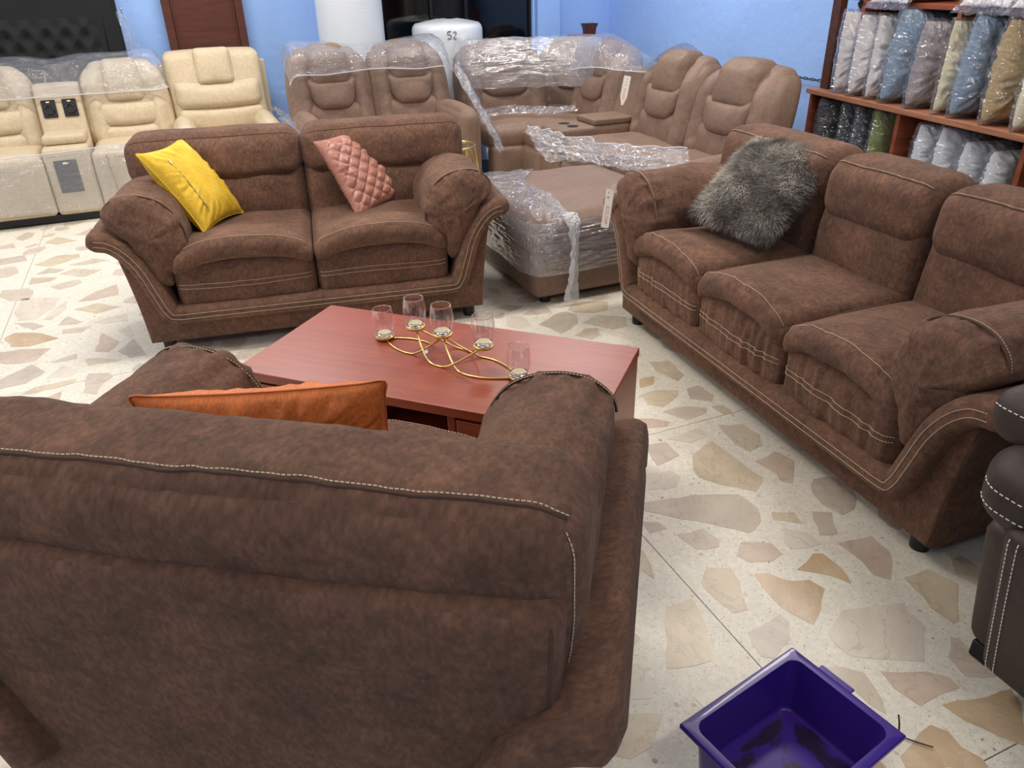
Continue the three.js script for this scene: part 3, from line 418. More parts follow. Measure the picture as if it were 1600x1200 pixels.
{ // long grey fur
  const E1 = V3(.253, -.028, .364), E2 = V3(.357, .327, -.225), core = pillowGeo(.42, .47, .15, { sd: 3.3, conc: .02 });
  const furM = std({ color: 0xffffff, roughness: .85 }), g = scatter('fur_cushion', 'shaggy grey fur cushion in the corner of the three-seat sofa', [1.07, .735, -3.175], E1.toArray(), E2.toArray(), core, std({ color: 0x6d665e, roughness: 1 }));
  const bl = new THREE.ConeGeometry(.0014, 1, 3, 3, true); bl.translate(0, .5, 0); { const p = bl.attributes.position; for (let i = 0; i < p.count; i++) { const y = p.getY(i); p.setZ(i, p.getZ(i) + .35 * y * y); } bl.computeVertexNormals(); }
  const NH = 26000, im = new THREE.InstancedMesh(bl, furM, NH), P = core.attributes.position, Nn = core.attributes.normal, m4 = new THREE.Matrix4(), q = new THREE.Quaternion(), col = new THREE.Color(), up = V3(0, 1, 0);
  for (let i = 0; i < NH; i++) {
    const tI = (rnd() * P.count / 3 | 0) * 3; let a = rnd(), b = rnd(); if (a + b > 1) { a = 1 - a; b = 1 - b; } const c = 1 - a - b;
    const p = V3(), n = V3(); for (const [k, w] of [[0, a], [1, b], [2, c]]) { p.addScaledVector(V3().fromBufferAttribute(P, tI + k), w); n.addScaledVector(V3().fromBufferAttribute(Nn, tI + k), w); } n.normalize();
    const lean = V3(N3(p.x * 7, p.y * 7, 1) + .25, N3(p.x * 7, p.y * 7, 9) - .45, .1 * N3(p.x * 20, p.y * 20, 4)); n.addScaledVector(lean, 1.15).addScaledVector(V3(rr(-1, 1), rr(-1, 1), rr(-1, 1)), .3).normalize();
    q.setFromUnitVectors(up, n).multiply(new THREE.Quaternion().setFromAxisAngle(up, rnd() * 6.28)); const L = rr(.02, .036); m4.compose(p, q, V3(1, L, L)); im.setMatrixAt(i, m4);
    const pt = N3(p.x * 8 + 3, p.y * 8, p.z * 4) * .7 + N3(p.x * 17, p.y * 17, 5) * .35, k = clamp(.66 + pt * .75 + rr(-.12, .2), .1, 1); col.setRGB(k * k * .8, k * k * .75, k * k * .68); im.setColorAt(i, col);
  }
  im.name = 'fur_pile'; im.userData.kind = 'stuff'; g.add(im);
}
/* ---------- purple tub ---------- */
{
  const t = thing('plastic_tub', 'shallow purple plastic tub with a wide rim on the floor', 'tub', .569, -1.0415, 32.9 * RAD), hw = .184, hd = .144, H = .14;
  const stain = tex(256, (u, v) => { const a = fbm(u * 6, v * 6, 6, 181, 5), k = clamp((a - .52) * 7, 0, 1) * .75; return [64 + (22 - 64) * k, 28 + (12 - 28) * k, 142 + (30 - 142) * k]; }, true, 4);
  const pm = phy({ color: 0x3b2186, roughness: .3, clearcoat: .2 }), bm = phy({ map: stain, roughness: .42 });
  const rrect = (w, d, r, y) => { const p = []; for (const [sx, sz, a0] of [[1, 1, 0], [-1, 1, 90], [-1, -1, 180], [1, -1, 270]]) for (let i = 0; i <= 6; i++) { const th = (a0 + 15 * i) * RAD; p.push(V3(sx * (w - r) + r * Math.cos(th), y, sz * (d - r) + r * Math.sin(th))); } return p.reverse(); };
  const R = (...a) => a.map(x => rrect(...x)), k = .8;
  part('walls', gridGeo(R([hw * k, hd * k, .03, 0], [hw * k + .004, hd * k + .004, .032, .004], [hw - .02, hd - .02, .028, H - .004], [hw - .018, hd - .018, .028, H], [hw - .022, hd - .022, .026, H], [hw * k - .002, hd * k - .002, .028, .012], [hw * k - .012, hd * k - .012, .022, .006]), true), pm, t);
  part('bottom', gridGeo(R([hw * k - .01, hd * k - .01, .022, .0062], [hw * .4, hd * .4, .02, .007], [.002, .002, .0005, .0072]), true), bm, t, 'wet stained purple bottom');
  part('underside', gridGeo(R([.002, .002, .0005, .001], [hw * k, hd * k, .03, .001]), true), pm, t);
  part('rim', gridGeo(R([hw - .021, hd - .021, .027, H + .0005], [hw - .004, hd - .004, .006, H + .001], [hw, hd, .004, H - .002], [hw, hd, .004, H - .01], [hw - .004, hd - .004, .006, H - .009], [hw - .004, hd - .004, .006, H - .003]), true), pm, t);
  part('tab', at(rbox(.022, .006, .085, .002), hw + .004, H - .005, -.03), pm, t);
  const s = thing('twig', 'thin dark twig sticking up beside the purple tub', 'twig', .86, -1.12, .3); part('stem', tube([V3(0, .004, 0), V3(.004, .03, -.01), V3(-.004, .06, -.012)], .0022, false, 16), M.darkwood, s); part('shoot', tube([V3(0, .004, 0), V3(.03, .004, .03), V3(.05, .006, .05)], .0016, false, 12), M.darkwood, s);
}
/* ---------- side table with wire legs ---------- */
{
  const t = thing('wire_side_table', 'small round gold wire side table with a glass top', 'side table', -.391, -5.455), r = .175, y = .5;
  const ring = (rad, yy, tr) => at(new THREE.TorusGeometry(rad, tr, 10, 64).rotateX(Math.PI / 2), 0, yy, 0);
  part('top_ring', ring(r, y, .008), M.gold, t); part('base_ring', ring(r * .8, .006, .006), M.gold, t); part('glass_top', at(new THREE.CylinderGeometry(r - .006, r - .006, .006, 48), 0, y, 0), M.pane, t);
  for (let i = 0; i < 8; i++) { const a = i / 8 * 6.283, b = a + .393, P = (rad, yy, th) => V3(rad * Math.cos(th), yy, rad * Math.sin(th)); for (const s of [0, 2]) { const c = new THREE.CurvePath(); const pts = [P(r, y, a + s * .393), P(r * 1.22, .26, b), P(r * .8, .008, a + s * .393)]; c.add(new THREE.LineCurve3(pts[0], pts[1])); c.add(new THREE.LineCurve3(pts[1], pts[2])); part('leg_wire', new THREE.TubeGeometry(c, 24, .0042, 6), M.gold, t); } }
}
/* ---------- recliner furniture ---------- */
function recBack(w, st = 0, hs = 1) {
  const out = [], k = st * 3.3 + w;
  const lean = .24;
  out.push(['back_cushion', cushion({ w, h: .66 * hs, d: .22, r: .1, n: [44, 40, 16], bulge: [.012, .02, .03], pos: [0, .69, -.34], post: (p, a, b, c) => { p.x *= 1 - .13 * Math.max(0, b) ** 2 + .03 * (1 - b * b); if (c > 0) p.z += .06 * sstep(.42, .7, Math.abs(a)) * sstep(1, .5, Math.abs(b)) + .008 * N3(Math.atan2(p.y, p.x) * 6 + k, Math.hypot(p.x, p.y) * 8, k); p.z -= lean * p.y; } }).geo]);
  if (st === 0) {
    out.push(['head_pillow', cushion({ w: w * .52, h: .29, d: .21, r: .075, n: [30, 26, 16], bulge: [0, .008, .03], pos: [0, .915, -.325], post: (p, a, b, c) => { p.x *= 1 - .06 * b; p.z -= lean * p.y; p.x += .006 * N3(p.y * 40, 2, k) * Math.abs(a); } }).geo]);
    out.push(['lumbar_roll', cushion({ w: w * .66, h: .23, d: .17, r: .065, n: [40, 22, 14], bulge: [0, .004, .03], pos: [0, .73, -.25], post: (p, a, b, c) => { p.y += .04 * sstep(.5, 1, Math.abs(a)); p.x *= 1 + .14 * b; p.z -= .24 * p.y; p.z += .004 * N3(p.x * 45, p.y * 6, k); p.z -= .03 * a * a; } }).geo]);
    out.push(['lower_back', cushion({ w: w * .84, h: .27, d: .16, r: .06, n: [36, 20, 12], bulge: [0, .01, .02], pos: [0, .535, -.235], post: (p, a, b, c) => { p.y += .05 * b * a * a; p.z += .006 * N3(p.x * 14, p.y * 9, k); p.z -= .1 * p.y; } }).geo]);
  } else {
    out.push(['head_pillow', cushion({ w: w * .44, h: .3, d: .1, r: .045, n: [40, 26, 10], bulge: [0, 0, .022], pos: [0, .905, -.272], post: (p, a, b, c) => { p.x *= 1 - .05 * b; p.z -= lean * p.y; if (c > 0) p.z += .007 * N3(p.x * 48, p.y * 4, k) * sstep(.1, -.9, b); } }).geo]);
    out.push(['lumbar_roll', cushion({ w: w * .86, h: .2, d: .12, r: .06, n: [36, 18, 10], bulge: [0, .004, .03], pos: [0, .665, -.235], post: (p, a, b, c) => { p.y += .02 * a * a; p.z -= .2 * p.y; p.z += .004 * N3(p.x * 12, p.y * 14, k); } }).geo]);
    out.push(['lower_back', cushion({ w: w * .88, h: .18, d: .12, r: .05, n: [30, 14, 10], bulge: [0, 0, .02], pos: [0, .5, -.205] }).geo]);
  }
  return out;
}
function recSeat(w, st = 0) {
  const k = st + w;
  return [['seat_cushion', cushion({ w: w - .006, h: .2, d: .64, r: .085, n: [36, 16, 36], bulge: [0, .015, .015], pos: [0, .4, .09], post: p => { p.y += .008 * N3(p.x * 7 + k, p.z * 7, 2); } }).geo],
  ['footrest', cushion({ w: w - .01, h: .3, d: .14, r: .05, n: [30, 20, 10], bulge: [0, 0, .02], pos: [0, .2, .36] }).geo],
  ['plinth', at(rbox(w - .02, .08, .7, .01), 0, .045, 0)]];
}
function addMod(t, parts, mat, x = 0, z = 0, rot = 0) { const m4 = new THREE.Matrix4().makeRotationY(rot).setPosition(x, 0, z); for (const [n, g] of parts) { const q = g.clone(); q.applyMatrix4(m4); part(n, q, n === 'plinth' ? M.black : mat, t); } }
{ // brown two-seat recliner
  const t = roomThing('recliner_loveseat', 'brown leatherette two-seat recliner wrapped in film, behind the loveseat', 'recliner sofa', 1.455, -5.98);
  for (const x of [-.31, .31]) { addMod(t, recBack(.615, 0, 1.03), M.recliner, x); addMod(t, recSeat(.615), M.recliner, x); }
  for (const s of [-1, 1]) part('arm', cushion({ w: .17, h: .56, d: .66, r: .08, n: [16, 24, 30], bulge: [.01, .02, .01], pos: [s * .57, .36, .12] }).geo, M.recliner, t);
  t.scale.y = 1.05;
}
{ // corner sectional
  const uc = 2.9, vc = -5.3, t = roomThing('recliner_sectional', 'brown leatherette corner recliner sofa with console and price tag', 'recliner sofa', uc, vc), L = (u, v) => [u - uc, v - vc], m = M.recliner;
  const H = -Math.PI / 2;
  for (const [u, v, w, r] of [[2.64, -6.15, .78, 0], [3.2, -6.22, .82, H / 2], [2.95, -5.73, .65, H], [2.95, -4.74, .68, H], [2.95, -4.02, .74, H]]) { const [x, z] = L(u, v); addMod(t, recBack(w), m, x, z, r); addMod(t, recSeat(w), m, x, z, r); }
  const [x, z] = L(2.95, -5.24), bk = [['console_back', cushion({ w: .33, h: .5, d: .1, r: .02, n: [16, 16, 6], pos: [0, .66, -.27], post: p => { p.z -= .3 * p.y; } }).geo], ['console', cushion({ w: .33, h: .5, d: .66, r: .035, n: [16, 16, 20], pos: [0, .3, .1] }).geo], ['console_lid', at(rbox(.3, .045, .34, .015), 0, .572, -.04)]];
  addMod(t, bk, m, x, z, H);
  const ch = [-.07, .07].map(q => ['cup_holder', at(new THREE.CylinderGeometry(.042, .042, .004, 32), q, .551, .27)]); addMod(t, ch, M.black, x, z, H);
  const arm = cushion({ w: .2, h: .58, d: .86, r: .095, n: [16, 24, 30], bulge: [.01, .03, .01], pos: [0, .31, .02] }).geo; { const [ax, az] = L(2.95, -3.55); addMod(t, [['arm', arm]], m, ax, az, H); }
}
{ // ottoman
  const t = roomThing('chaise_ottoman', 'brown leatherette ottoman half wrapped in clear film', 'ottoman', 1.985, -3.85), m = M.recliner;
  part('body', cushion({ w: .9, h: .24, d: .98, r: .04, n: [20, 14, 20], bulge: [.008, 0, .012], pos: [0, .155, 0], post: p => { p.x *= 1 + .1 * p.y; p.z *= 1 + .1 * p.y; } }).geo, m, t);
  part('top_cushion', cushion({ w: .92, h: .23, d: 1.0, r: .085, n: [30, 18, 30], bulge: [.012, .012, .012], pos: [0, .365, 0], post: (p) => { p.y += .005 * N3(p.x * 6, p.z * 6, 3); } }).geo, m, t);
  part('seam', tube(lin(20, k => V3(-.4 + .86 * k, .4835, .1 - .06 * k)), .003, false, 30), m, t);
  for (const sx of [-1, 1]) for (const sz of [-1, 1]) part('foot', at(new THREE.CylinderGeometry(.03, .03, .045, 16), sx * .36, .0225, sz * .42), M.black, t);
}
{ // beige double recliner with console
  const t = roomThing('beige_recliner_sofa', 'beige two-seat recliner with a cup-holder console, front wrapped in film', 'recliner sofa', -.78, -6.64), m = M.beige;
  for (const x of [-.46, .46]) { addMod(t, recBack(.6, 1), m, x); part('seat_cushion', cushion({ w: .6, h: .2, d: .5, r: .07, n: [30, 14, 30], bulge: [0, .015, .01], pos: [x, .4, .03] }).geo, m, t); const f = part('front_panel', cushion({ w: .6, h: .42, d: .12, r: .03, n: [26, 20, 8], bulge: [0, 0, .012], pos: [x, .27, .22] }).geo, m, t); part('seam', tube([[-.2, .19], [-.19, .02], [-.16, -.13], [-.1, -.17], [.05, -.18], [.25, -.18]].map(([a, b]) => V3(x + a, .27 + b, .2945)), .004, false, 40), M.beigeDark, f); }
  part('plinth', at(rbox(1.5, .06, .6, .01), 0, .035, -.05), M.black, t);
  part('console_back', cushion({ w: .31, h: .46, d: .14, r: .03, n: [14, 16, 8], pos: [0, .68, -.22], post: p => { p.z -= .3 * p.y; } }).geo, m, t);
  for (const x of [-.07, .07]) { const p = part('cup_holder', rbox(.095, .125, .014, .006), M.black, t, 'glossy black cup holder'); p.position.set(x, .745, -.163); p.rotation.x = -.29; part('ring', at(new THREE.TorusGeometry(.03, .006, 8, 32), 0, -.012, .008), phy({ color: 0x0a0a0a, roughness: .15 }), p); part('switch', at(rbox(.022, .008, .004, .001), 0, .046, .009), M.white, p); }
  part('console_lid', cushion({ w: .29, h: .07, d: .26, r: .03, n: [14, 8, 14], pos: [0, .565, .02] }).geo, m, t);
  part('console', cushion({ w: .31, h: .48, d: .46, r: .03, n: [14, 18, 18], pos: [0, .29, .03] }).geo, m, t);
  const cp = part('control_panel', at(rbox(.15, .23, .012, .006), -.02, .33, .262), phy({ color: 0x17181a, roughness: .25 }), t, 'black front panel'); part('switch', at(rbox(.03, .012, .004, .001), -.02, .425, .27), M.white, cp);
}
{ // beige single
  const t = roomThing('beige_recliner_chair', 'beige single recliner chair beside the brown recliner loveseat', 'recliner chair', .36, -6.72), m = M.beige;
  part('back_cushion', cushion({ w: .72, h: .68, d: .24, r: .06, n: [36, 36, 12], bulge: [0, .012, .02], pos: [0, .73, -.26], post: (p, a, b, c) => { p.z -= .22 * p.y; p.x *= 1 + .02 * b; } }).geo, m, t);
  part('head_pillow', cushion({ w: .28, h: .26, d: .09, r: .04, n: [40, 22, 10], bulge: [0, 0, .02], pos: [0, .965, -.185], post: (p, a, b, c) => { p.z -= .22 * p.y; if (c > 0) p.z += .008 * N3(p.x * 46, p.y * 4, 5) * sstep(.1, -.9, b); } }).geo, m, t);
  part('lumbar_roll', cushion({ w: .66, h: .2, d: .12, r: .06, n: [30, 16, 10], bulge: [0, .004, .03], pos: [0, .745, -.155], post: (p, a) => { p.y += .02 * a * a; p.z -= .2 * p.y; } }).geo, m, t);
  part('lower_back', cushion({ w: .66, h: .2, d: .12, r: .05, n: [30, 14, 10], bulge: [0, 0, .02], pos: [0, .56, -.13] }).geo, m, t);
  addMod(t, recSeat(.48, 1), m);
  for (const s of [-1, 1]) { part('arm', cushion({ w: .16, h: .54, d: .62, r: .075, n: [14, 22, 28], bulge: [.01, .02, .01], pos: [s * .31, .34, .14] }).geo, m, t); part('back_side', at(rbox(.05, .52, .1, .012), s * .385, .72, -.36), m, t); }
}
{ // dark recliner by the sofa end
  const t = thing('dark_recliner', 'charcoal brown recliner with white dashed stitching beside the three-seat sofa', 'recliner chair', 1.6, -1.09, -68 * RAD), m = M.dark, th = [];
  part('body', cushion({ w: .88, h: .42, d: .76, r: .05, n: [20, 20, 20], pos: [0, .25, 0], post: (p, a, b, c) => { p.z += .22 * p.y * sstep(0, .3, p.z); } }).geo, m, t);
  const F = cushion({ w: .78, h: .46, d: .1, r: .035, n: [24, 24, 8], bulge: [0, 0, .015], pos: [.04, .29, .4], post: p => { p.z += .22 * p.y; } }); part('front_panel', F.geo, m, t);
  for (const a of [-.88, -.8]) th.push(stitches(lin(24, k => F.out(a, -.9 + 1.8 * k, 1, .002)), .008, .005, .0009));
  const A = cushion({ w: .2, h: .2, d: .84, r: .08, n: [20, 18, 40], bulge: [.01, .01, .01], pos: [-.36, .56, .05] }); part('arm_pad', A.geo, m, t);
  for (const b of [.1, -.25]) th.push(stitches(lin(24, k => A.out(-.95 + 1.9 * k, b, 1, .002)), .008, .005, .0009));
  const A2 = cushion({ w: .2, h: .2, d: .84, r: .08, n: [14, 14, 30], pos: [.36, .54, .06] }); part('arm_pad', A2.geo, m, t);
  part('seat_cushion', cushion({ w: .54, h: .2, d: .62, r: .07, n: [20, 14, 20], bulge: [0, .02, .01], pos: [0, .5, .06] }).geo, m, t);
  const K = cushion({ w: .74, h: .56, d: .24, r: .09, n: [24, 24, 14], bulge: [0, .01, .03], pos: [0, .76, -.3], post: p => { p.z -= .2 * p.y; } }); part('back_cushion', K.geo, m, t);
  const Wg = cushion({ w: .27, h: .13, d: .5, r: .055, n: [16, 12, 24], pos: [-.38, .69, .16] }); part('arm_cap', Wg.geo, m, t); th.push(stitches(lin(20, k => Wg.out(-.9 + 1.8 * k, .3, 1, .002)), .008, .005, .0009));
  for (const sx of [-1, 1]) for (const sz of [-1, 1]) part('foot', at(rbox(.05, .05, .05, .006), sx * .39, .025, sz * .3), M.black, t);
  const st = part('stitching', merge(th), std({ color: 0xe8e6e0, roughness: .6 }), t, 'white dashed stitching'); st.userData.kind = 'stuff';
}

/* ---------- things along the back wall ---------- */
{ // black tufted headboard
  const t = roomThing('tufted_headboard', 'black button-tufted headboard leaning on the wall behind the beige recliner', 'headboard', -1.25, -7.19, 0), m = phy({ color: 0x0b0c0e, roughness: .8 });
  const W = 2.0, y0 = .35, y1 = 1.49, lean = y => -.1 * (y - .3);
  const pan = sheet((s, t2) => { const x = (s - .5) * (W - .24), y = y0 + .1 + t2 * (y1 - y0 - .2), nx = 13, ny = 5, a = (s * nx + t2 * ny), b = (s * nx - t2 * ny), fa = Math.abs(a - Math.round(a)), fb = Math.abs(b - Math.round(b)); const e = Math.min(1, Math.min(s, 1 - s) * 14, Math.min(t2, 1 - t2) * 8); return V3(x, y, lean(y) + .012 + .05 * e * Math.pow(Math.min(1, Math.hypot(fa, fb) * 1.8), .6)); }, 180, 90, 1);
  part('tufted_panel', pan, m, t);
  const bar = (w, h, x, y) => { const g = at(rbox(w, h, .07, .012), x, y, 0), p = g.attributes.position; for (let i = 0; i < p.count; i++) p.setZ(i, p.getZ(i) + lean(p.getY(i))); return g; };
  part('frame', bar(W, .1, 0, y1), m, t); part('frame', bar(W, .1, 0, y0 + .05), m, t); for (const s of [-1, 1]) part('frame', bar(.12, y1 - y0, s * (W / 2 - .06), (y1 + y0) / 2), m, t);
  for (const s of [-1, 1]) part('leg', bar(.1, y0 + .02, s * .8, (y0 + .02) / 2), m, t);
  part('backing', at(rbox(W - .05, y1 - y0, .02, .004), 0, (y1 + y0) / 2, -.08).rotateX(0), m, t);
}
{
  const t = roomThing('wooden_headboard', 'dark walnut panel headboard standing against the blue wall', 'headboard', .385, -7.24), m = M.walnut;
  part('panel', boxUV(at(rbox(.5, 1.5, .025, .004), 0, .78, 0)), m, t); for (const s of [-1, 1]) { part('stile', boxUV(at(rbox(.065, 1.56, .045, .008), s * .275, .78, .006)), m, t); part('molding', at(rbox(.012, 1.44, .03, .005), s * .232, .78, .016), m, t); }
  part('rail', boxUV(at(rbox(.6, .08, .045, .008), 0, 1.53, .006)), m, t); part('rail', boxUV(at(rbox(.6, .08, .045, .008), 0, .08, .006)), m, t);
}
function foamRoll(label, u, v, r, h) {
  const t = roomThing('foam_roll', label, 'foam roll', u, v), rings = [];
  const ring = (k, y) => rings.push(lin(63, a => { const th = -a * 6.2832 * 63 / 64, rad = r * k * (1 + .012 * N3(Math.cos(th) * 2, y * 3, Math.sin(th) * 2)); return V3(Math.cos(th) * rad, y + (k < .8 ? .012 * N3(Math.cos(th) * 4 * k, 3, Math.sin(th) * 4 * k) : 0), Math.sin(th) * rad); }));
  ring(.01, .002); ring(.95, .002); ring(1, .02); for (let i = 1; i < 26; i++) ring(1, .02 + (h - .07) * i / 26); ring(1, h - .05); ring(.97, h - .02); ring(.9, h); ring(.6, h + .015); ring(.3, h + .03); ring(.05, h + .03); ring(.01, h + .03);
  part('wrap', gridGeo(rings, true, 2), M.foam, t); return t;
}
foamRoll('tall white plastic-wrapped foam roll behind the brown recliner loveseat', 1.52, -7.02, .275, 1.95);
{
  const t = foamRoll('shorter white foam roll marked 52 in front of the dark window', 2.36, -6.98, .31, 1.185), r = .315, y = 1.075, a0 = 1.9;
  const P = (x, yy) => V3(Math.cos(a0 - x / r) * r, y + yy, Math.sin(a0 - x / r) * r), ink = std({ color: 0x2b2b33, roughness: .6 });
  part('marking', merge([tube([[.035, .06], [.006, .055], [.004, .035], [.02, .036], [.034, .022], [.026, .004], [.002, .003]].map(p => P(...p)), .0026, false, 30), tube([[.052, .048], [.066, .056], [.078, .046], [.07, .026], [.052, .004], [.084, .003]].map(p => P(...p)), .0026, false, 30)]), ink, t, 'handwritten number 52');
}
{
  const t = roomThing('wooden_vase', 'tall dark wooden vase with a square flared neck in the wall corner', 'vase', 3.78, -6.98), prof = [[.0, 0], [.12, 0], [.15, .3], [.16, .7], [.155, .88], [.13, .935], [.07, .965], [.052, .99], [.048, 1.03], [.052, 1.08], [.066, 1.12], [.06, 1.122], [.04, 1.03], [0, 1.0]].map(p => new THREE.Vector2(...p));
  const g = new THREE.LatheGeometry(prof, 48), P = g.attributes.position; for (let i = 0; i < P.count; i++) { const x = P.getX(i), z = P.getZ(i), y = P.getY(i), th = Math.atan2(z, x), r = Math.hypot(x, z), sq = 1 / Math.max(Math.abs(Math.cos(th)), Math.abs(Math.sin(th))), k = sstep(.95, 1.0, y) * .75; P.setXYZ(i, x * (1 + (sq - 1) * k), y, z * (1 + (sq - 1) * k)); } weld(g);
  part('body', g, M.walnut, t);
}
{ const t = roomThing('wall_cable', 'thin twisted dark cable running along the blue wall behind the sectional', 'cable', 4.17, -4.6), a = [], b = []; for (let i = 0; i <= 120; i++) { const k = i / 120, z = -.6 + 1.8 * k, y = .86 - .02 * k, th = k * 80; a.push(V3(.006 * Math.cos(th) - .01, y + .006 * Math.sin(th), z)); b.push(V3(-.006 * Math.cos(th) - .01, y - .006 * Math.sin(th), z)); } part('strand', tube(a, .004, false, 360, 5), M.black, t); part('strand', tube(b, .004, false, 360, 5), M.black, t); }

/* ---------- shelving with bagged pillows ---------- */
const SHO = V3(1.969, 0, -5.223), SHA = -77.5 * RAD, shW = (x, y, z) => V3(SHO.x + Math.cos(SHA) * x + Math.sin(SHA) * z, y, SHO.z - Math.sin(SHA) * x + Math.cos(SHA) * z);
const shThing = (name, label, cat, x, y, z, turn, group) => { const p = shW(x, y, z); return thing(name, label, cat, p.x, p.z, SHA + (turn || 0), group, y); };
{
  const t = shThing('shelf_unit', 'reddish wooden shelf unit filled with plastic-bagged pillows', 'shelf', 0, 0, 0), m = M.cherry, Lx = 2.7, D = .345;
  const B = (n, x0, x1, y0, y1, z0, z1, mm = m) => part(n, boxUV(at(rbox(x1 - x0, y1 - y0, z1 - z0, .004), (x0 + x1) / 2, (y0 + y1) / 2, (z0 + z1) / 2)), mm, t);
  B('worktop', 0, Lx, .822, .852, -D - .015, 0, M.oldwood);
  for (const x of [.02, .87, 1.74, 2.6]) B('upright', x, x + .03, .0, .822, -D, -.02);
  B('back_board', .02, Lx - .04, 0, .822, -D - .015, -D);
  B('bottom_shelf', .02, Lx - .04, .08, .105, -D, -.03); B('middle_shelf', .02, Lx - .04, .46, .485, -D, -.03);
  for (const x of [.3, 1.07, 1.84, 2.6]) B('upright', x, x + .028, .852, 2.0, -D, -.09);
  B('upper_shelf', .3, Lx - .07, 1.335, 1.362, -D, -.09); B('top_board', .3, Lx - .07, 1.98, 2.0, -D, -.09); B('back_board', .3, Lx - .07, .852, 2.0, -D - .015, -D);
  const f = shThing('trestle_frame', 'dark wooden trestle leg with diagonal braces on the shelf end', 'trestle', .12, .852, -.1); const d = M.darkwood;
  const beam = (n, x0, y0, x1, y1, w, z) => { const L = Math.hypot(x1 - x0, y1 - y0), g = rbox(w, L, .05, .004); boxUV(g); g.rotateZ(-Math.atan2(x1 - x0, y1 - y0)); part(n, at(g, (x0 + x1) / 2, (y0 + y1) / 2, z), d, f); };
  beam('post', -.05, .002, -.05, .56, .08, 0); beam('brace', .02, .02, .17, .14, .03, -.1); beam('brace', .02, .5, .16, .34, .03, -.1); beam('post', .15, .002, .15, .56, .035, -.2); beam('top_beam', -.12, .535, .16, .535, .05, -.055);
}
const pilTex = { weave: tex(256, (u, v) => { const a = Math.sin(u * 6.2832 * 26), b = Math.sin(v * 6.2832 * 26), n = fbm(u * 8, v * 8, 8, 191, 3), k = .86 + .1 * a * b + .16 * (n - .4); return [146 * k, 172 * k, 192 * k]; }, true, 3) };
const pilM = { white: std({ color: 0xd6d0ca, roughness: .8 }), blue: std({ map: pilTex.weave, roughness: .85 }), grey: phy({ color: 0x9a9190, roughness: .5, sheen: .5 }), cream: std({ color: 0xe3d7b2, roughness: .8 }), gold: phy({ color: 0xb79c68, roughness: .5, sheen: .4 }), black: std({ color: 0x16191c, roughness: .8 }), navy: std({ color: 0x1d2636, roughness: .8 }), green: std({ color: 0x75823a, roughness: .8 }), fill: std({ color: 0xd9dde0, roughness: .9 }) };
function bagged(name, label, x, y, z, w, h, T, mat, tilt, sd, group) {   // upright pillow, thin side to the front
  const g = shThing(name, label, 'pillow', x, y + h / 2, z - w / 2, 0, group); g.rotation.order = 'YXZ'; g.rotation.z = tilt; 
  const p1 = pillowGeo(w, h, T, { sd, conc: .03, n: 44, puff: .42, wr: .012, radial: .014 }).rotateY(Math.PI / 2), p2 = pillowGeo(w + .03, h + .03, T + .03, { sd: sd + 4, conc: .02, n: 60, puff: .4, wr: .02, radial: .022 }).rotateY(Math.PI / 2);
  part('cover', p1, mat, g); part('plastic_bag', p2, M.bag, g, 'clear crinkled plastic bag'); return g;
}
const top = .868;
bagged('bagged_pillow', 'slim off-white bagged pillow beside the dark trestle', .27, top, -.01, .33, .44, .13, pilM.white, -.02, 1.1);
bagged('bagged_pillow', 'plump off-white bagged pillow, second from the trestle', .43, top, -.01, .33, .43, .17, pilM.white, -.04, 2.2);
bagged('bagged_pillow', 'thin white and grey bagged pillow squeezed against the blue one', .585, top, -.01, .33, .43, .1, pilM.white, -.02, 3.3);
bagged('bagged_pillow', 'pale blue woven bagged pillow next to the grey satin one', .745, top, -.01, .33, .47, .18, pilM.blue, -.12, 4.4);
bagged('bagged_pillow', 'shiny grey satin bagged pillow beside the shelf upright', .945, top, -.01, .33, .42, .16, pilM.grey, -.07, 5.5);
bagged('bagged_pillow', 'slim cream bagged pillow just past the shelf upright', 1.15, top, -.01, .33, .43, .1, pilM.cream, -.03, 6.6);
bagged('bagged_pillow', 'pale blue woven bagged pillow between cream and gold ones', 1.285, top, -.01, .33, .46, .17, pilM.blue, -.1, 7.7);
bagged('bagged_pillow', 'gold beige bagged pillow with crumpled plastic', 1.49, top, -.01, .33, .45, .17, pilM.gold, -.06, 8.8);
bagged('bagged_pillow', 'wide cream bagged pillow past the gold one', 1.68, top, -.01, .33, .42, .16, pilM.cream, -.06, 9.9);
const low = .5;
bagged('bagged_pillow', 'black bagged cushion at the end of the lower shelf', .17, low, -.03, .3, .3, .25, pilM.black, 0, 11.1);
bagged('bagged_pillow', 'navy bagged cushion next to the black one', .38, low, -.03, .3, .31, .11, pilM.navy, -.03, 12.2);
bagged('bagged_pillow', 'navy bagged cushion next to the green one', .52, low, -.03, .3, .31, .12, pilM.navy, -.04, 13.3);
bagged('bagged_pillow', 'olive green bagged cushion on the lower shelf', .68, low, -.03, .3, .31, .12, pilM.green, -.05, 14.4);
for (const [x, h, i, l] of [[1.06, .29, 0, 'beside the shelf partition'], [1.22, .3, 1, 'second from the partition'], [1.4, .26, 2, 'with a crumpled top, third from the partition'], [1.58, .25, 3, 'low and loose, fourth from the partition']]) bagged('bagged_pillow', 'white pillow filling in a clear bag, ' + l, x, low, -.03, .3, h, .14, pilM.fill, -.05, 15 + i * 1.7);
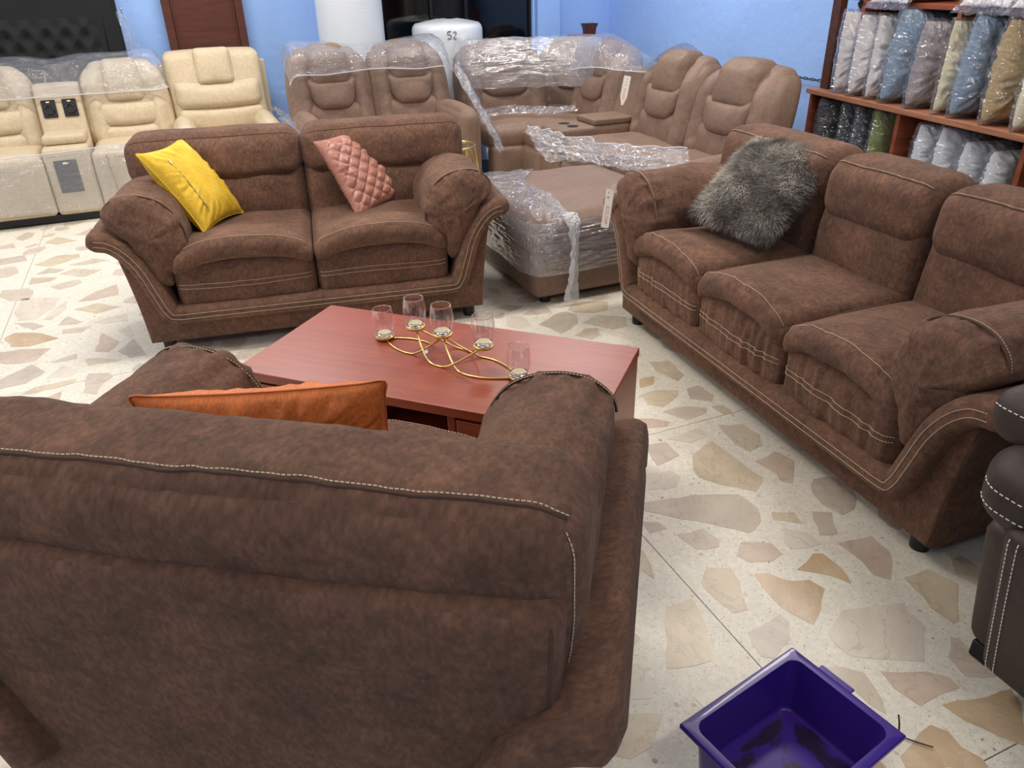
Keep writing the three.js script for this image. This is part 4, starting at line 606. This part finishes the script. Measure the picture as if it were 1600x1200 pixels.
for (const [x, i] of [[.62, 0], [1.3, 1], [1.62, 2]]) { const g = shThing('flat_bagged_pillow', 'white bagged pillow lying flat on the upper shelf, ' + ['over the blue pillow', 'just past the upright', 'over the gold pillow'][i], 'pillow', x, 1.44, -.17, 0); const f = (w, T, sd) => { const q = pillowGeo(w, w, T, { sd, conc: .06, n: 40, wr: .01, radial: .016 }); q.rotateX(-Math.PI / 2); const P = q.attributes.position; for (let k = 0; k < P.count; k++) { const z = P.getZ(k); if (z > .09) P.setY(k, P.getY(k) - (z - .09) * 1.3); } return weld(q); }; part('cover', f(.3, .11, i + 20), pilM.white, g); part('plastic_bag', f(.35, .14, i + 25), M.bag, g); }
{ const t = shThing('red_cushion', 'small red round cushion half hidden behind the off-white pillows', 'cushion', .19, 1.02, -.36); const g = new THREE.SphereGeometry(.12, 32, 20); g.scale(.5, 1.1, .5); part('cover', g, phy({ color: 0xa01c2c, roughness: .45 }), t); }

/* ---------- price tags ---------- */
function tagTex(draw) { const c = document.createElement('canvas'); c.width = 512; c.height = 128; const x = c.getContext('2d'); x.fillStyle = '#f4efe4'; x.fillRect(0, 0, 512, 128); draw(x); const t = new THREE.CanvasTexture(c); t.colorSpace = THREE.SRGBColorSpace; return t; }
function tagCard(t, w, h, map, point) {
  const s = new THREE.Shape(), r = .008; s.moveTo(-w / 2 + r, -h / 2); s.lineTo(w / 2 - r - (point ? .05 : 0), -h / 2); if (point) { s.lineTo(w / 2, -h * .12); s.lineTo(w / 2, h * .12); s.lineTo(w / 2 - .058, h / 2); } else { s.quadraticCurveTo(w / 2, -h / 2, w / 2, -h / 2 + r); s.lineTo(w / 2, h / 2 - r); s.quadraticCurveTo(w / 2, h / 2, w / 2 - r, h / 2); } s.lineTo(-w / 2 + r, h / 2); s.quadraticCurveTo(-w / 2, h / 2, -w / 2, h / 2 - r); s.lineTo(-w / 2, -h / 2 + r); s.quadraticCurveTo(-w / 2, -h / 2, -w / 2 + r, -h / 2);
  const g = new THREE.ExtrudeGeometry(s, { depth: .0015, bevelEnabled: false }), P = g.attributes.position, U = g.attributes.uv; for (let i = 0; i < P.count; i++) U.setXY(i, P.getX(i) / w + .5, P.getY(i) / h + .5); part('card', g, std({ map, roughness: .5 }), t);
}
{
  const m1 = tagTex(x => { x.fillStyle = '#c23a3a'; x.font = 'italic 66px serif'; x.fillText('$22,200', 215, 84); x.font = '28px serif'; x.fillText('00', 440, 56); x.fillStyle = '#38352f'; x.font = 'bold 30px sans-serif'; x.save(); x.translate(30, 40); x.rotate(.1); x.fillText('▪▬', 0, 0); x.fillText('H', 64, 40); x.restore(); x.fillRect(34, 78, 26, 8); x.fillRect(96, 70, 34, 7); x.fillRect(100, 92, 20, 8); x.strokeStyle = '#b8b0a0'; x.strokeRect(205, 12, 280, 104); });
  const t = thing('price_tag', 'white price tag with red 22,200 hanging from the three-seat sofa arm', 'price tag', .468, -3.49, 0, undefined, .575); t.rotation.set(0, 0, 0); const a = V3(-.12, -.98, .06).normalize(), n = V3(-.12, .14, .98).normalize(), b = n.clone().cross(a).normalize(); t.quaternion.setFromRotationMatrix(new THREE.Matrix4().makeBasis(a, b, a.clone().cross(b))); tagCard(t, .18, .037, m1, false);
  part('string', tube([V3(-.083, 0, .001), V3(-.1, .01, .003), V3(-.115, .02, -.01)], .0012, false, 12), M.thread, t);
  const m2 = tagTex(x => { x.fillStyle = '#c8545a'; x.font = 'italic 54px serif'; x.fillText('$32,600', 210, 82); x.fillStyle = '#38352f'; x.font = 'bold 40px sans-serif'; x.fillText('1', 40, 76); x.fillText('*', 96, 84); x.fillText('*', 150, 84); });
  const p = room(3.0, .795, -4.985), t2 = thing('price_tag', 'white pointed price tag hanging on the corner recliner console', 'price tag', p.x, p.z, 0, undefined, .795); { const a2 = room(-.12, -.97, -.1).normalize(), n2 = V3(-.25, .35, .9).normalize(), b2 = n2.clone().cross(a2).normalize(); t2.quaternion.setFromRotationMatrix(new THREE.Matrix4().makeBasis(a2, b2, a2.clone().cross(b2))); } tagCard(t2, .2, .05, m2, true);
}

/* ---------- stretch film ---------- */
function filmThing(label, geo, mat, edge) { const t = thing('stretch_film', label, 'plastic film'); part('film', geo, mat, t); if (edge) for (const e of edge) part('rolled_edge', tube(e, .004, false, e.length * 4, 6), M.filmEdge, t); return t; }
const crv = pts => { const c = new THREE.CatmullRomCurve3(pts, false, 'centripetal'); return k => c.getPoint(clamp(k, 0, 1)); };
// draped sheet between section curves (arrays of [u,y,v]) joined across
function drape(sections, ns, nt, amp, f, uvs = 1) {
  const cs = sections.map(s => crv(s.map(p => room(...p))));
  const fn = (s, t) => { const c = crv(cs.map(q => q(t))), p = c(s); const n = amp * N3(s * f + sections.length, t * f * 1.3, amp * 100) + amp * .5 * N3(s * f * 2.7, t * f * 3.1, 5); return p.add(room(n * .5, n * .7, n)); };
  const geo = sheet(fn, ns, nt, 1), U = geo.attributes.uv, len = f2 => { let l = 0; for (let i = 0; i < 12; i++) l += f2(i / 12).distanceTo(f2((i + 1) / 12)); return l; }, lt = len(k => fn(.5, k)), ls = len(k => fn(k, .5)); for (let i = 0; i < U.count; i++) U.setXY(i, U.getY(i) * lt, U.getX(i) * ls);
  return { geo, fn };
}
{ // over the brown recliner loveseat: front edge low, over the tops, down behind
  const secs = [.83, .87, 1.1, 1.46, 1.82, 2.05, 2.1].map((u, i, A) => { const e = i === 0 || i === A.length - 1, m = i === 3; return e ? [[u, .86, -6.16], [u, .97, -6.3], [u, 1.0, -6.42], [u, .9, -6.52]] : [[u, .92 + (m ? .02 : 0), -6.115], [u, 1.04 - (m ? .01 : 0), -6.14], [u, 1.118 - (m ? .04 : 0), -6.28], [u, 1.118 - (m ? .03 : 0), -6.46], [u, .98, -6.58]]; });
  const d = drape(secs, 70, 40, .012, 5, 2); filmThing('clear stretch film over the headrests of the brown recliner loveseat', d.geo, M.film, [lin(30, k => d.fn(k, 0))]);
  const d2 = drape([[[2.2, .95, -6.45], [2.26, .7, -6.2], [2.3, .5, -5.9], [2.3, .36, -5.7]], [[2.17, .96, -6.2], [2.22, .7, -5.95], [2.26, .5, -5.7], [2.28, .36, -5.55]], [[2.08, .9, -6.1], [2.17, .62, -5.8], [2.2, .45, -5.6], [2.22, .34, -5.5]]], 20, 40, .03, 6, 2); filmThing('clear film hanging down beside the brown recliner loveseat', d2.geo, M.film);
  const d3 = drape([[[.72, .64, -6.2], [.8, .63, -6.2], [.9, .58, -6.15]], [[.7, .6, -5.9], [.8, .6, -5.8], [.95, .52, -5.7]], [[.68, .46, -5.7], [.8, .5, -5.55], [1.0, .42, -5.5]]], 24, 24, .03, 7, 2); filmThing('crumpled film on the arm of the brown recliner loveseat', d3.geo, M.film);
}
{ // heavy wrap across the sectional corner
  const path = [[2.25, -6.5], [2.27, -6.28], [2.4, -6.2], [2.75, -6.14], [3.0, -6.0], [3.1, -5.85], [3.16, -5.6]], row = (y, o) => path.map(([u, v]) => [u + o * .5, y, v - o]);
  const d = drape([row(.72, 0), row(.86, -.01), row(1.0, 0.05), row(1.075, .13), row(1.065, .34)], 60, 90, .022, 9, 3); filmThing('thick streaky stretch film around the corner backs of the sectional', d.geo, M.filmHeavy);
  const d2 = drape([[[3.02, .86, -5.9], [3.05, .9, -5.5], [3.15, .9, -5.2], [3.2, .9, -4.95]], [[3.12, 1.02, -5.95], [3.12, 1.04, -5.6], [3.23, .95, -5.2], [3.18, 1.03, -4.85]], [[3.36, 1.1, -6.0], [3.34, 1.1, -5.7], [3.38, .97, -5.25], [3.34, 1.1, -4.75]], [[3.5, .95, -6.0], [3.5, .98, -5.7], [3.5, .92, -5.25], [3.48, .98, -4.7]]], 40, 60, .014, 6, 2); filmThing('clear film stretched over two headrests of the sectional', d2.geo, M.film, [lin(24, k => d2.fn(0, k))]);
  const d3 = drape([[[2.15, .545, -5.9], [2.5, .55, -5.95], [2.75, .55, -5.8], [2.95, .58, -5.6]], [[2.2, .56, -6.05], [2.5, .6, -6.05], [2.8, .58, -5.95], [3.0, .6, -5.75]]], 16, 50, .03, 8, 3); filmThing('crumpled strip of film along the sectional seat', d3.geo, M.film);
  const d4 = drape([[[2.24, .62, -5.0], [2.36, .6, -4.7], [2.52, .585, -4.3], [2.8, .6, -3.9]], [[2.14, .6, -4.75], [2.34, .54, -4.5], [2.5, .54, -4.1], [2.72, .55, -3.75]], [[2.1, .5, -4.4], [2.3, .5, -4.3], [2.42, .5, -4.0], [2.56, .5, -3.7]]], 50, 60, .05, 7, 3); filmThing('bunched clear film lying over the seats behind the ottoman', d4.geo, M.film, [lin(30, k => d4.fn(0, k)).map(p => p)]);
}
{ // ottoman wrap
  const x0 = 1.5, x1 = 2.44, z0 = -4.38, z1 = -3.325, ring = (y, o) => [[x0 + .45 - o, y, z0 + o], [x0 + .04 + o, y, z0 + .02 + o], [x0 + o, y, z0 + .1], [x0 + o, y, (z0 + z1) / 2], [x0 + o, y, z1 - .1], [x0 + .04 + o, y, z1 - .02 - o], [x0 + .1, y, z1 - o], [(x0 + x1) / 2, y, z1 - o], [x1 - .04, y, z1 - o]];
  const d = drape([ring(.17, .012), ring(.26, -.004), ring(.36, -.006), ring(.45, .01)], 60, 110, .007, 22, 3); filmThing('tight streaky film band around the ottoman', d.geo, M.filmHeavy);
  const d2 = drape([[[1.5, .4, -4.3], [1.5, .4, -3.9], [1.5, .38, -3.45], [1.6, .3, -3.31]], [[1.56, .485, -4.32], [1.56, .492, -3.9], [1.57, .48, -3.42], [1.62, .4, -3.31]], [[1.78, .497, -4.3], [1.72, .502, -3.9], [1.7, .5, -3.6], [1.68, .47, -3.31]], [[1.95, .497, -4.28], [1.78, .503, -4.0], [1.76, .503, -3.62], [1.73, .47, -3.31]]], 50, 60, .02, 8, 3); filmThing('bright crinkled film bunched over the ottoman corner', d2.geo, M.film);
  const d3 = drape([[[1.68, .48, -3.35], [1.69, .44, -3.30], [1.71, .25, -3.30], [1.68, .03, -3.31]], [[1.73, .49, -3.35], [1.73, .44, -3.29], [1.73, .25, -3.285], [1.72, .03, -3.29]], [[1.77, .48, -3.35], [1.76, .44, -3.30], [1.75, .25, -3.30], [1.77, .03, -3.31]]], 16, 60, .012, 12, 1); filmThing('twisted tail of film hanging down the ottoman front', d3.geo, M.filmEdge);
}
{ // beige recliner: top cap and front wrap
  const secs = [-1.62, -1.2, -.95, -.78, -.6, -.3, -.06, 0].map((u, i, A) => { const e = i === A.length - 1, gap = i === 3, f = gap ? .04 : 0; return e ? [[u, .84, -6.810], [u, .95, -6.900], [u, 1.0, -7.020]] : [[u, .83 + .0, -6.860 + (gap ? 0 : .0) + .06], [u, .98 - f, -6.845], [u, 1.085 - f * .6, -6.960], [u, 1.09 - f * .6, -7.110]]; });
  const d = drape(secs, 80, 30, .01, 6, 2); filmThing('clear film over the backs of the beige two-seat recliner', d.geo, M.film, [lin(30, k => d.fn(k, 0))]);
  const fr = y => [[-1.62, y, -6.31], [-1.2, y, -6.3], [-.78, y, -6.305], [-.3, y, -6.3], [.02, y, -6.31], [.04, y, -6.5]];
  const d2 = drape([fr(.1), fr(.22), fr(.36), [[-1.62, .49, -6.34], [-1.2, .5, -6.33], [-.78, .51, -6.33], [-.3, .53, -6.34], [.02, .53, -6.35], [.04, .52, -6.5]]], 30, 80, .005, 20, 3); filmThing('stretch film wound around the front of the beige recliner', d2.geo, M.filmStretch, [lin(40, k => d2.fn(1, k))]);
  const d3 = drape([[[.7, .6, -6.9], [.74, .63, -6.7], [.78, .58, -6.4]], [[.78, .62, -6.95], [.83, .6, -6.7], [.86, .5, -6.4]]], 16, 24, .03, 7, 2); filmThing('loose film on the arm of the beige recliner chair', d3.geo, M.film);
  const d4 = drape([[[-.24, .9, -7.18], [-.24, 1.15, -7.2], [-.26, 1.36, -7.22]], [[-.17, .88, -7.2], [-.18, 1.12, -7.22], [-.22, 1.38, -7.24]], [[-.12, .86, -7.24], [-.15, 1.1, -7.25], [-.23, 1.4, -7.26]]], 16, 40, .02, 8, 2); filmThing('loose clear film at the side of the black headboard', d4.geo, M.film);
}
sh(scene);
renderer.render(scene, camera);
